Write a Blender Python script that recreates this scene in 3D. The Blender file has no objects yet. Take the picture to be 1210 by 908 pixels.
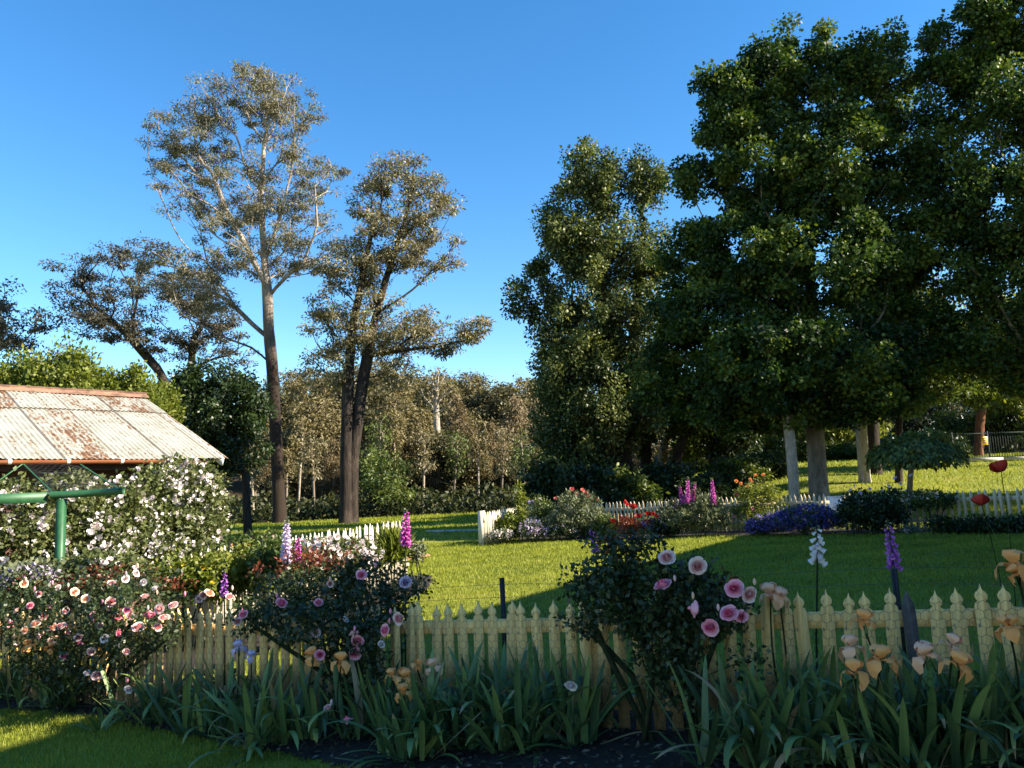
import bpy, math
import numpy as np

SC = bpy.context.scene
COL = SC.collection
RNG = np.random.default_rng(11)
rad = math.radians

# ------------------------------------------------------------------ camera, sky, sun, exposure
F, CX, CY = 914.0, 605.0, 454.0            # pinhole model of the photograph (1210 x 908)
PITCH, ROLL, EYE = rad(7.66), rad(2.5), 1.6
FWD = np.array([0, math.cos(PITCH), math.sin(PITCH)])
_u0 = np.array([0, -math.sin(PITCH), math.cos(PITCH)])
_r0 = np.array([1.0, 0, 0])
RGT = math.cos(ROLL) * _r0 - math.sin(ROLL) * _u0
UPV = math.sin(ROLL) * _r0 + math.cos(ROLL) * _u0
CAM = np.array([0, 0, EYE])

import mathutils
cam = bpy.data.cameras.new('camera')
cam.sensor_width = 36.0
cam.lens = 36.0 * F / 1210.0
cam.clip_start, cam.clip_end = 0.05, 3000
camo = bpy.data.objects.new('camera', cam)
m = mathutils.Matrix.Identity(4)
for i in range(3):
    m[i][0], m[i][1], m[i][2], m[i][3] = RGT[i], UPV[i], -FWD[i], CAM[i]
camo.matrix_world = m
COL.objects.link(camo)
SC.camera = camo

SUN_EL, SUN_ROT = 30.0, 103.0               # to the right of the view, slightly behind
SUN_DIR = np.array([math.cos(rad(SUN_EL)) * math.sin(rad(SUN_ROT)), math.cos(rad(SUN_EL)) * math.cos(rad(SUN_ROT)), math.sin(rad(SUN_EL))])
world = bpy.data.worlds.new('World')
SC.world = world
world.use_nodes = True
_nt = world.node_tree
sky = _nt.nodes.new('ShaderNodeTexSky')
sky.sky_type = 'NISHITA'
sky.sun_disc = False
sky.sun_elevation, sky.sun_rotation = rad(SUN_EL), rad(SUN_ROT)
sky.altitude = 300
sky.air_density, sky.dust_density, sky.ozone_density = 1.0, 0.0, 2.0
_hs = _nt.nodes.new('ShaderNodeHueSaturation')        # the deep clear blue of a dry spring evening
_hs.inputs['Saturation'].default_value = 1.32
_nt.links.new(sky.outputs[0], _hs.inputs['Color'])
_nt.links.new(_hs.outputs[0], _nt.nodes['Background'].inputs[0])
_nt.nodes['Background'].inputs[1].default_value = 0.092
sun = bpy.data.lights.new('sun', 'SUN')
sun.energy, sun.angle, sun.color = 5.0, rad(0.53), (1.0, 0.90, 0.72)
suno = bpy.data.objects.new('sun', sun)
suno.rotation_euler = mathutils.Vector(SUN_DIR).to_track_quat('Z', 'Y').to_euler()
COL.objects.link(suno)
SC.view_settings.view_transform = 'Standard'
SC.view_settings.look = 'None'
SC.view_settings.exposure = 1.65
SC.view_settings.gamma = 1.0
SC.view_settings.use_curve_mapping = False
SC.cycles.max_bounces = 6
SC.cycles.transmission_bounces = 4
SC.cycles.transparent_max_bounces = 4

# ------------------------------------------------------------------ terrain and pixel <-> place
def smooth(a, b, x):
    t = np.clip((x - a) / (b - a), 0, 1)
    return t * t * (3 - 2 * t)

def gz(x, y):
    x = np.asarray(x, float); y = np.asarray(y, float)
    tilt = 0.060 * 8 * np.tanh(x / 8) / (1 + (np.maximum(y, 0) / 14) ** 2)
    s = np.maximum(y - 19, 0)
    s = np.where(s < 2, s * s / 4, s - 1)
    s = np.minimum(s, 18) + np.maximum(s - 18, 0) * 0.15
    hill = (0.012 + 0.105 * smooth(3.5, 13, x)) * s
    far = 0.13 * np.maximum(np.minimum(y, 190) - 62, 0) * smooth(60, 90, y) * (1 - .75 * smooth(0, 30, x))
    bump = 0.03 * np.sin(x * 0.45 + 1.3) * np.sin(y * 0.37) * smooth(20, 30, y)
    return tilt + hill + far + bump

def ray(px, py):
    d = FWD * F + RGT * (px - CX) - UPV * (py - CY)
    return d / F

def pt(px, py, Y):
    """the place seen at pixel (px, py) at distance Y in front of the camera (world y)"""
    d = ray(px, py)
    return CAM + d * (Y / d[1])

def at(px, Y):
    py = 600.0
    for _ in range(8):
        p = pt(px, py, Y)
        py += (p[2] - float(gz(p[0], Y))) * F / Y
    p = pt(px, py, Y)
    return np.array([p[0], Y, float(gz(p[0], Y))])

def G(px, py):
    d = ray(px, py)
    lo, hi = 0.5, 400.0
    for t in np.geomspace(1.0, 400, 400):
        p = CAM + d * t
        if p[2] < gz(p[0], p[1]):
            hi = t; break
        lo = t
    for _ in range(30):
        mid = (lo + hi) / 2
        p = CAM + d * mid
        if p[2] < gz(p[0], p[1]): hi = mid
        else: lo = mid
    return CAM + d * hi

# ------------------------------------------------------------------ object helpers
def tag(o, label=None, cat=None, group=None, kind=None):
    if label: o['label'] = label
    if cat: o['category'] = cat
    if group: o['group'] = group
    if kind: o['kind'] = kind
    return o

def empty(name, loc, label, cat, group=None, rz=0.0):
    o = bpy.data.objects.new(name, None)
    o.empty_display_size = 0.2
    o.location = [float(v) for v in loc]
    o.rotation_euler = (0, 0, rz)
    COL.objects.link(o)
    return tag(o, label, cat, group)

def worldloc(o):
    v = np.zeros(3)
    while o is not None:
        v = v + np.array(o.location); o = o.parent
    return v

class MB:
    """collects quads and triangles for ONE mesh"""
    def __init__(s):
        s.V, s.Q, s.T, s.N = [], [], [], 0
        s.qa, s.ta, s.P = [], [], []
    def add(s, V, Q=None, T=None, a=None):
        V = np.asarray(V, float).reshape(-1, 3)
        if Q is not None and len(Q):
            Q = np.asarray(Q, int).reshape(-1, 4); s.Q.append(Q + s.N)
            s.qa.append(np.broadcast_to(0.5 if a is None else a, (len(Q),)))
        if T is not None and len(T):
            T = np.asarray(T, int).reshape(-1, 3); s.T.append(T + s.N)
            s.ta.append(np.broadcast_to(0.5 if a is None else a, (len(T),)))
        s.V.append(V); s.N += len(V)
        return s
    def poly(s, V, faces):
        V = np.asarray(V, float).reshape(-1, 3)
        s.P += [[i + s.N for i in f] for f in faces]
        s.V.append(V); s.N += len(V)
        return s
    def box(s, lo, hi, M=None):
        (x0, y0, z0), (x1, y1, z1) = lo, hi
        V = np.array([[x0,y0,z0],[x1,y0,z0],[x1,y1,z0],[x0,y1,z0],[x0,y0,z1],[x1,y0,z1],[x1,y1,z1],[x0,y1,z1]], float)
        if M is not None: V = V @ M[0].T + M[1]
        return s.add(V, [[0,3,2,1],[4,5,6,7],[0,1,5,4],[1,2,6,5],[2,3,7,6],[3,0,4,7]])
    def beam(s, a, b, w, h, up=(0, 0, 1)):
        a = np.asarray(a, float); b = np.asarray(b, float)
        t = b - a; L = np.linalg.norm(t); t /= L
        side = np.cross(t, up); side /= np.linalg.norm(side)
        u = np.cross(side, t)
        R = np.stack([t, side, u], 1)
        return s.box((0, -w/2, -h/2), (L, w/2, h/2), (R, a))
    def tube(s, P, r, k=6, cap=True, a=None):
        P = np.asarray(P, float); n = len(P)
        r = np.broadcast_to(np.asarray(r, float), (n,))
        t = np.gradient(P, axis=0)
        t /= np.linalg.norm(t, axis=1)[:, None] + 1e-9
        ref = np.eye(3)[np.argmin(np.abs(P[-1] - P[0]))]
        u = np.cross(t, ref); u /= np.linalg.norm(u, axis=1)[:, None] + 1e-9
        v = np.cross(t, u)
        ang = np.arange(k) * 2 * math.pi / k
        V = P[:, None] + r[:, None, None] * (u[:, None] * np.cos(ang)[None, :, None] + v[:, None] * np.sin(ang)[None, :, None])
        i = np.arange(n - 1)[:, None] * k + np.arange(k)[None]
        j = np.arange(n - 1)[:, None] * k + (np.arange(k)[None] + 1) % k
        Q = np.stack([i, i + k, j + k, j], -1).reshape(-1, 4)
        s.add(V.reshape(-1, 3), Q, a=a)
        if cap:
            s.P.append([s.N - k + q for q in range(k)])
        return s
    def lathe(s, prof, k, c=(0, 0, 0)):
        prof = np.asarray(prof, float); n = len(prof)
        ang = np.arange(k) * 2 * math.pi / k
        V = np.stack([prof[:, 0, None] * np.cos(ang), prof[:, 0, None] * np.sin(ang), np.repeat(prof[:, 1, None], k, 1)], -1).reshape(-1, 3) + np.asarray(c)
        i = np.arange(n - 1)[:, None] * k + np.arange(k)[None]
        j = np.arange(n - 1)[:, None] * k + (np.arange(k)[None] + 1) % k
        return s.add(V, np.stack([i, j, j + k, i + k], -1).reshape(-1, 4))
    def mesh(s, name, mat=None, smooth=False, off=None):
        V = np.concatenate(s.V) if s.V else np.zeros((0, 3))
        if off is not None: V = V - off
        Q = np.concatenate(s.Q) if s.Q else np.zeros((0, 4), int)
        T = np.concatenate(s.T) if s.T else np.zeros((0, 3), int)
        loops = np.concatenate([Q.ravel(), T.ravel()] + [np.asarray(p) for p in s.P]).astype(np.int32)
        sizes = np.concatenate([np.full(len(Q), 4), np.full(len(T), 3), np.array([len(p) for p in s.P], int)]).astype(int)
        starts = np.concatenate([[0], np.cumsum(sizes)[:-1]]).astype(np.int32) if len(sizes) else np.zeros(0, np.int32)
        me = bpy.data.meshes.new(name)
        me.vertices.add(len(V)); me.vertices.foreach_set('co', V.astype(np.float32).ravel())
        me.loops.add(len(loops)); me.loops.foreach_set('vertex_index', loops)
        me.polygons.add(len(sizes)); me.polygons.foreach_set('loop_start', starts)
        at_ = me.attributes.new('rnd', 'FLOAT', 'FACE')
        vals = np.concatenate([np.concatenate(s.qa) if s.qa else [], np.concatenate(s.ta) if s.ta else [], np.full(len(s.P), .5)])
        at_.data.foreach_set('value', vals.astype(np.float32))
        if smooth: me.polygons.foreach_set('use_smooth', np.ones(len(sizes), bool))
        me.update(calc_edges=True)
        me.validate()
        if mat: me.materials.append(mat)
        return me
    def obj(s, name, mat, parent=None, smooth=False, local=False):
        """ONE mesh object; world coordinates are made relative to the parent"""
        off = worldloc(parent) if (parent is not None and not local) else None
        o = bpy.data.objects.new(name, s.mesh(name, mat, smooth, off))
        COL.objects.link(o)
        if parent is not None: o.parent = parent
        return o

def inst(name, me, parent, loc, rot=(0, 0, 0), sc=1.0, local=False):
    o = bpy.data.objects.new(name, me)
    l = np.asarray(loc, float) - (0 if local or parent is None else worldloc(parent))
    o.location = [float(v) for v in l]
    o.rotation_euler = [float(v) for v in rot]
    o.scale = (sc,) * 3 if np.isscalar(sc) else sc
    if parent is not None: o.parent = parent
    COL.objects.link(o)
    return o

def copy_tree(o, parent=None):
    c = o.copy(); COL.objects.link(c); c.parent = parent
    for ch in list(o.children): copy_tree(ch, c)
    return c

# ------------------------------------------------------------------ materials
class N:
    def __init__(s, name):
        s.m = bpy.data.materials.new(name); s.m.use_nodes = True
        s.t = s.m.node_tree; s.b = s.t.nodes['Principled BSDF']
        s.out = s.t.nodes['Material Output']
    def n(s, typ, **kw):
        x = s.t.nodes.new(typ)
        for k, v in kw.items(): setattr(x, k, v)
        return x
    def l(s, a, b): s.t.links.new(a, b)
    def coords(s, kind='Object'): return s.n('ShaderNodeTexCoord').outputs[kind]
    def noise(s, vec, scale, detail=4, rough=.6):
        x = s.n('ShaderNodeTexNoise'); x.inputs['Scale'].default_value = scale
        x.inputs['Detail'].default_value = detail; x.inputs['Roughness'].default_value = rough
        s.l(vec, x.inputs['Vector']); return x.outputs['Fac']
    def mapv(s, vec, sc):
        x = s.n('ShaderNodeMapping'); x.inputs['Scale'].default_value = sc
        s.l(vec, x.inputs['Vector']); return x.outputs[0]
    def ramp(s, fac, stops):
        x = s.n('ShaderNodeValToRGB'); e = x.color_ramp.elements
        while len(e) < len(stops): e.new(.5)
        for q, (p, c) in zip(e, stops):
            q.position = p; q.color = (*c, 1) if len(c) == 3 else c
        s.l(fac, x.inputs[0]); return x.outputs[0]
    def mix(s, fac, a, b, typ='MIX'):
        x = s.n('ShaderNodeMix', data_type='RGBA', blend_type=typ)
        for v, i in ((fac, 0), (a, 6), (b, 7)):
            if hasattr(v, 'links'): s.l(v, x.inputs[i])
            elif i == 0: x.inputs[0].default_value = v
            else: x.inputs[i].default_value = (*v, 1)
        return x.outputs[2]
    def math(s, op, a, b=0.0, c=0.0):
        x = s.n('ShaderNodeMath', operation=op)
        for i, v in enumerate((a, b, c)):
            if hasattr(v, 'links'): s.l(v, x.inputs[i])
            else: x.inputs[i].default_value = v
        return x.outputs[0]
    def col(s, c): s.l(c, s.b.inputs['Base Color']) if hasattr(c, 'links') else setattr(s.b.inputs['Base Color'], 'default_value', (*c, 1))
    def rough(s, v): s.b.inputs['Roughness'].default_value = v
    def bump(s, h, dist=.01, strength=.6):
        x = s.n('ShaderNodeBump'); x.inputs['Distance'].default_value = dist; x.inputs['Strength'].default_value = strength
        s.l(h, x.inputs['Height']); s.l(x.outputs[0], s.b.inputs['Normal'])

def leafmat(name, stops, trans=.3, rough=.5, spec=.35, tint=(1.25, 1.2, .6)):
    """leaf colour varies leaf by leaf (face attribute rnd)"""
    s = N(name)
    a = s.n('ShaderNodeAttribute', attribute_name='rnd').outputs['Fac']
    c = s.ramp(a, stops)
    s.col(c); s.rough(rough); s.b.inputs['Specular IOR Level'].default_value = spec
    tr = s.n('ShaderNodeBsdfTranslucent')
    tc = s.mix(1.0, c, tint, 'MULTIPLY')
    s.l(tc, tr.inputs[0])
    mx = s.n('ShaderNodeMixShader'); mx.inputs[0].default_value = trans
    s.l(s.b.outputs[0], mx.inputs[1]); s.l(tr.outputs[0], mx.inputs[2]); s.l(mx.outputs[0], s.out.inputs[0])
    return s.m

def barkmat(name, c1, c2, sc=3.0, stretch=.15):
    s = N(name)
    v = s.mapv(s.coords(), (1, 1, stretch))
    f = s.noise(v, sc * 3, 6, .7)
    c = s.ramp(f, [(.3, c1), (.7, c2)])
    s.col(c); s.rough(.9); s.b.inputs['Specular IOR Level'].default_value = .15
    f2 = s.noise(s.mapv(s.coords(), (1, 1, .5)), sc * .55, 5, .7)          # peeling patches
    s.col(s.mix(s.math('MULTIPLY', s.math('GREATER_THAN', f2, .56), .45), c, tuple(min(1, q * 1.5) for q in c2)))
    s.bump(f, .06, 1.0)
    return s.m

def plain(name, c, rough=.6, var=.25, sc=14.0, metal=0.0, bump=0.0):
    s = N(name)
    f = s.noise(s.coords(), sc, 5, .65)
    lo = tuple(max(0, q * (1 - var)) for q in c); hi = tuple(min(1, q * (1 + var)) for q in c)
    s.col(s.ramp(f, [(.3, lo), (.7, hi)])); s.rough(rough)
    s.b.inputs['Metallic'].default_value = metal
    if bump: s.bump(f, bump, .5)
    return s.m

def greens(d, m_, l): return [(0, d), (.5, m_), (1, l)]

L_GUM = leafmat('gum_leaf', greens((.09, .086, .058), (.17, .155, .10), (.26, .235, .16)), .22, .6, .2)
L_GUM2 = leafmat('grey_gum_leaf', greens((.095, .088, .050), (.18, .155, .080), (.30, .25, .13)), .22, .5)
L_ACACIA = leafmat('wattle_leaf', greens((.042, .040, .032), (.085, .076, .055), (.14, .12, .075)), .2, .5)
L_OLIVE = leafmat('olive_leaf', greens((.075, .062, .026), (.150, .122, .050), (.24, .195, .085)), .22, .6)
L_OLIVE2 = leafmat('ochre_leaf', greens((.090, .066, .030), (.175, .128, .062), (.27, .20, .11)), .22, .6)
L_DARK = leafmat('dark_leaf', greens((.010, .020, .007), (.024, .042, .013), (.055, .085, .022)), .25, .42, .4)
L_POPLAR = leafmat('poplar_leaf', greens((.018, .028, .012), (.055, .080, .024), (.21, .23, .07)), .3, .45, .35)
L_MAPLE = leafmat('liquidambar_leaf', greens((.009, .024, .008), (.036, .074, .014), (.15, .19, .028)), .34, .5, .28)
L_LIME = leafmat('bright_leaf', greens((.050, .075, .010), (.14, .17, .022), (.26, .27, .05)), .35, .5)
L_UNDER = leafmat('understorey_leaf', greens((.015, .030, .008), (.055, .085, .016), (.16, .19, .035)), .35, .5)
L_ROSE = leafmat('rose_leaf', greens((.014, .024, .010), (.034, .052, .018), (.070, .095, .032)), .2, .4, .4)
L_ROSEL = leafmat('climber_leaf', greens((.040, .055, .016), (.10, .12, .036), (.19, .20, .07)), .28, .45)
L_RED = leafmat('young_rose_leaf', greens((.06, .015, .010), (.16, .040, .020), (.26, .09, .04)), .3, .4, .4, (1.3, .9, .7))
L_IRIS = leafmat('iris_leaf', [(0, (.045, .080, .036)), (.45, (.095, .155, .050)), (.86, (.20, .25, .07)), (.90, (.30, .21, .10)), (1, (.34, .24, .13))], .15, .45, .35, (1.1, 1.2, .7))
L_SHRUB = leafmat('shrub_leaf', greens((.022, .042, .012), (.075, .11, .024), (.18, .21, .05)), .3, .5)
L_GREY = leafmat('grey_shrub_leaf', greens((.05, .065, .035), (.12, .14, .075), (.22, .24, .13)), .25, .55)
L_GRASS = leafmat('grass_blade', greens((.075, .105, .012), (.23, .265, .025), (.38, .385, .06)), .4, .55, .25)
L_LITTER = leafmat('litter', greens((.03, .020, .012), (.085, .060, .038), (.20, .16, .12)), .1, .8, .2, (1, 1, 1))
P_WHITE = leafmat('white_petal', [(0, (.62, .46, .46)), (.4, (.76, .66, .64)), (1, (.84, .80, .78))], .25, .5, .3, (1, .95, .95))
P_PINK = leafmat('pink_petal', [(0, (.82, .11, .26)), (.45, (.90, .30, .42)), (1, (.93, .54, .58))], .25, .5, .3, (1, .8, .9))
P_PALE = leafmat('pale_pink_petal', [(0, (.74, .24, .26)), (.5, (.86, .54, .50)), (1, (.88, .74, .66))], .25, .5, .3, (1, .85, .9))
P_PEACH = leafmat('peach_petal', [(0, (.70, .16, .02)), (.5, (.90, .36, .10)), (1, (.95, .48, .17))], .25, .5, .3, (1, .85, .75))
P_LILAC = leafmat('lilac_petal', [(0, (.42, .26, .48)), (1, (.72, .62, .76))], .25, .5, .3, (1, .9, 1))
P_MAG = leafmat('magenta_petal', [(0, (.20, .012, .13)), (.6, (.48, .05, .34)), (1, (.68, .20, .52))], .3, .5, .3, (1, .7, 1))
P_PURP = leafmat('purple_petal', [(0, (.16, .025, .24)), (.6, (.32, .07, .42)), (1, (.55, .22, .60))], .3, .5, .3, (1, .8, 1))
P_BLUE = leafmat('blue_petal', [(0, (.045, .032, .16)), (.6, (.10, .075, .30)), (1, (.22, .18, .47))], .2, .5, .3, (.9, .9, 1))
P_RED = leafmat('red_petal', [(0, (.16, .005, .006)), (.6, (.38, .014, .014)), (1, (.58, .05, .035))], .3, .5, .3, (1, .7, .7))
P_CORAL = leafmat('coral_petal', [(0, (.55, .08, .07)), (1, (.78, .26, .22))], .3, .5, .3, (1, .8, .8))
P_YEL = leafmat('yellow_petal', [(0, (.62, .36, .01)), (1, (.80, .58, .04))], .3, .5, .3, (1, 1, .6))
B_GUM = barkmat('gum_bark', (.045, .034, .027), (.21, .165, .13))
B_TAN = barkmat('tan_gum_bark', (.06, .045, .035), (.34, .26, .20))
B_DARK = barkmat('dark_bark', (.012, .009, .008), (.050, .038, .030))
B_PALE = barkmat('pale_bark', (.20, .165, .125), (.46, .39, .31), 2.0, .6)
B_GREY = barkmat('grey_bark', (.085, .068, .050), (.24, .195, .145), 2.2, .35)
B_RUST = barkmat('red_bark', (.06, .022, .011), (.20, .085, .045))
B_STEM = barkmat('green_stem', (.022, .034, .014), (.07, .085, .032), 20, .3)
M_STEEL = plain('black_steel', (.014, .014, .016), .6, .3)
M_WIRE = plain('galvanised_wire', (.10, .10, .095), .55, .3, 30, .5)

# ------------------------------------------------------------------ growing trees and bushes
def sample(ells, n, rng, shell=.45):
    ells = [np.asarray(e, float) for e in ells]
    w = np.array([(e[3] * e[4] * e[5]) ** .75 for e in ells]); w /= w.sum()
    k = rng.choice(len(ells), n, p=w)
    E_ = np.stack(ells)[k]
    d = rng.normal(size=(n, 3)); d /= np.linalg.norm(d, axis=1)[:, None]
    r = shell + (1 - shell) * rng.random(n) ** .6
    return E_[:, :3] + d * r[:, None] * E_[:, 3:6]

def grow(trunks, targets, rng, step=.6, minfrac=.25, pl=.28, wob=.10, smooth_n=3):
    pos, par, plen, isT, roots = [], [], [], [], []
    att = [float(t[0][2] - gz(t[0][0], t[0][1])) > 1.0 for t in trunks]   # a limb that starts in the air grows out of the trunk
    for tr in trunks:
        tr = np.asarray(tr, float)
        seg = np.linalg.norm(np.diff(tr, axis=0), axis=1); cum = np.concatenate([[0], np.cumsum(seg)])
        n = max(2, int(cum[-1] / step) + 1)
        s = np.linspace(0, cum[-1], n)
        P = np.stack([np.interp(s, cum, tr[:, i]) for i in range(3)], 1)
        b = len(pos)
        for i in range(n):
            if i == 0 and b and att[len(roots)]:
                k0 = int(np.argmin(np.linalg.norm(np.array(pos[:b]) - P[0], axis=1)))
                pos.append(P[i]); par.append(k0); plen.append(plen[k0]); isT.append(1.0)
            else:
                pos.append(P[i]); par.append(b + i - 1 if i else -1); plen.append(s[i] + (plen[b] if i and att[len(roots)] else 0)); isT.append(1.0 if att[len(roots)] else s[i] / cum[-1])
        roots.append(b)
    cap = len(pos) + 60 * len(targets)
    A = np.zeros((cap, 3)); A[:len(pos)] = pos
    PL = np.zeros(cap); PL[:len(pos)] = plen
    ok = np.ones(cap, bool); ok[:len(pos)] = np.array(isT) >= minfrac
    n0 = len(pos); n = n0
    d0 = np.min(np.linalg.norm(targets[:, None] - A[None, :n0], axis=2) + 1e3 * (~ok[:n0]), axis=1)
    tips = []
    for ti in np.argsort(d0):
        t = targets[ti]
        dv = t - A[:n]; d = np.linalg.norm(dv, axis=1)
        cost = d * (1 + .7 * (dv[:, 2] < .15 * d)) + pl * PL[:n] + 1e3 * (~ok[:n])
        k = int(np.argmin(cost)); dk = d[k]
        a = A[k]
        pd = a - A[par[k]] if par[k] >= 0 else np.array([0, 0, 1.0])
        pd = pd / (np.linalg.norm(pd) + 1e-9)
        td = (t - a) / (dk + 1e-9)
        c = a + (pd * .45 + td * .55) * dk * .5 + rng.normal(size=3) * wob * dk * .5
        m_ = max(1, min(40, int(math.ceil(dk / step))))
        prev = k
        for j in range(1, m_ + 1):
            u = j / m_
            q = (1 - u) ** 2 * a + 2 * u * (1 - u) * c + u * u * t
            if j < m_: q = q + rng.normal(size=3) * wob * step * .35
            A[n] = q; par.append(prev); PL[n] = PL[prev] + np.linalg.norm(q - A[prev]); prev = n; n += 1
        tips.append(n - 1)
    A = A[:n]; par = np.array(par)
    for _ in range(smooth_n):                             # relax the limbs into clean curves
        acc = np.zeros_like(A); cnt = np.zeros(n)
        np.add.at(acc, par[n0:], A[n0:]); np.add.at(cnt, par[n0:], 1)
        mv = np.arange(n) >= n0; mv &= cnt > 0
        B = A.copy()
        B[mv] = .4 * A[mv] + .35 * A[par[mv]] + .25 * acc[mv] / cnt[mv, None]
        A = B
    return A, par, np.array(tips), n0

def limb_radii(A, par, rbase, rtip, e=2.2):
    n = len(A); acc = np.zeros(n); rr = np.zeros(n)
    for i in range(n - 1, -1, -1):
        if acc[i] == 0: acc[i] = 1.0
        rr[i] = acc[i] ** (1 / e)
        if par[i] >= 0: acc[par[i]] += acc[i]
    top = np.arange(n)
    for i in range(n):
        if par[i] >= 0: top[i] = top[par[i]]
    r0 = np.maximum(rr[top], 1.5)
    return rtip * rr ** (math.log(rbase / rtip) / np.log(r0))

def wood(A, par, rr, thick=.004, flare=1.35):
    mb = MB(); n = len(A)
    kids = [[] for _ in range(n)]
    for i in range(n):
        if par[i] >= 0: kids[par[i]].append(i)
    starts = [(i, None) for i in range(n) if par[i] < 0]
    while starts:
        i, p = starts.pop()
        chain = [i] if p is None else [p, i]
        R = [rr[i]] if p is None else [min(rr[p], rr[i] * 1.15), rr[i]]
        while kids[chain[-1]]:
            ks = sorted(kids[chain[-1]], key=lambda q: -rr[q])
            for q in ks[1:]: starts.append((q, chain[-1]))
            chain.append(ks[0]); R.append(rr[ks[0]])
        if len(chain) < 2: continue
        R = np.array(R)
        if R.max() < thick: continue
        if p is None and flare > 1:
            h = A[chain][:, 2] - A[chain[0]][2]
            R = R * (1 + (flare - 1) * np.exp(-np.maximum(h, 0) / (R[0] * 2.2)))
        k = 9 if R[0] > .15 else 6 if R[0] > .05 else 4 if R[0] > .015 else 3
        mb.tube(A[chain], R, k, cap=False)
    return mb

def leaves(C, D, NN, L, W, rnd, mb=None, fold=.18):
    n = len(C)
    D = D / (np.linalg.norm(D, axis=1)[:, None] + 1e-9)
    S = np.cross(D, NN); S /= np.linalg.norm(S, axis=1)[:, None] + 1e-9
    U = np.cross(S, D)
    L = np.broadcast_to(L, (n,))[:, None]; W = np.broadcast_to(W, (n,))[:, None]
    mid = C + D * L * .45 + U * W * fold
    V = np.stack([C, mid + S * W * .5, C + D * L, mid - S * W * .5], 1).reshape(-1, 3)
    Q = np.arange(4 * n).reshape(n, 4)
    mb = mb or MB()
    return mb.add(V, Q, a=np.clip(rnd, 0, 1))

def crown(tips, per, sig, L, W, rng, out=None, bare=0.0, droop=0.0, up=.6, cvar=.5, mb=None, jit=.35, flat=1.0, lvar=.35):
    """a spray of leaves round every twig tip"""
    cnt = np.maximum(1, (per * (.45 + 1.1 * rng.random(len(tips)))).astype(int))
    if bare: cnt = np.where(rng.random(len(tips)) < bare, 0, (cnt * (.4 + 1.4 * rng.random(len(tips)))).astype(int))   # dead twigs, and uneven tufts
    idx = np.repeat(np.arange(len(tips)), cnt); n = len(idx)
    ssc = (.65 + .7 * rng.random(len(tips)))[idx][:, None]
    off = rng.normal(size=(n, 3)); off /= np.linalg.norm(off, axis=1)[:, None]
    off *= (rng.random(n) ** .5)[:, None]
    off = off * sig * ssc * np.array([1, 1, flat])
    C = tips[idx] + off
    D = off / (sig + 1e-6) + rng.normal(size=(n, 3)) * .7; D[:, 2] -= droop
    NN = rng.normal(size=(n, 3)) * .6; NN[:, 2] += up; NN += off / (sig + 1e-6) * .4
    tint = rng.random(len(tips))[idx]
    r = .5 + (tint - .5) * cvar + rng.normal(size=n) * jit * .5
    sz = 1 + lvar * (rng.random(n) * 2 - 1)
    return leaves(C, D, NN, L * sz, W * sz, r, mb)

def tree(name, label, trunks, ells, rbase, leafm, barkm, n_tips=300, per=100, sig=.6, L=.16, W=.09, seed=1, cat='tree', group=None,
         step=.7, minfrac=.3, shell=.45, droop=.1, up=.6, rtip=.012, pl=.28, cvar=.5, flat=.8, thick=.006, flare=1.35, wob=.1, extra=None, bare=0.0):
    rng = np.random.default_rng(seed)
    trunks = [np.asarray(t, float) for t in trunks]
    base = trunks[0][0].copy(); base[2] = float(gz(base[0], base[1]))
    root = empty(name, base, label, cat, group)
    trunks = [np.concatenate([[t[0] - [0, 0, .25]], t]) if t[0][2] - gz(t[0][0], t[0][1]) < 1 else t for t in trunks]
    T = sample(ells, n_tips, rng, shell)
    T = T[T[:, 2] > gz(T[:, 0], T[:, 1]) + .3]
    A, par, tips, n0 = grow(trunks, T, rng, step, minfrac, pl, wob)
    rr = limb_radii(A, par, rbase, rtip)
    wood(A, par, rr, thick, flare).obj('trunk', barkm, root, smooth=True)
    mb = crown(A[tips], per, sig, L, W, rng, droop=droop, up=up, cvar=cvar, flat=flat, bare=bare)
    if extra is not None: extra(mb, A, par, tips, rng)
    mb.obj('crown', leafm, root)
    return root

def EL(px, py, Y, rx, ry, rd=None):
    """a crown ellipsoid seen at (px, py), half-width rx and half-height ry in photo pixels, standing at distance Y"""
    c = pt(px, py, Y); k = Y / F
    return [*c, rx * k, (rx if rd is None else rd) * k, ry * k]

def trunkline(px0, Y, pts_, lean=0.0):
    """a trunk standing on the ground at column px0, passing the given photo points at distance Y"""
    P = [at(px0, Y)]
    for i, (a, b) in enumerate(pts_): P.append(pt(a, b, Y + lean * (i + 1)))
    return np.array(P)

# ------------------------------------------------------------------ flower meshes
def petal_grid(fn, nu, nv):
    u = np.linspace(-1, 1, nu); v = np.linspace(0, 1, nv)
    U, Vv = np.meshgrid(u, v)
    P = fn(U, Vv)
    i = np.arange(nv - 1)[:, None] * nu + np.arange(nu - 1)[None]
    Q = np.stack([i, i + 1, i + 1 + nu, i + nu], -1).reshape(-1, 4)
    return P.reshape(-1, 3), Q

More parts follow.
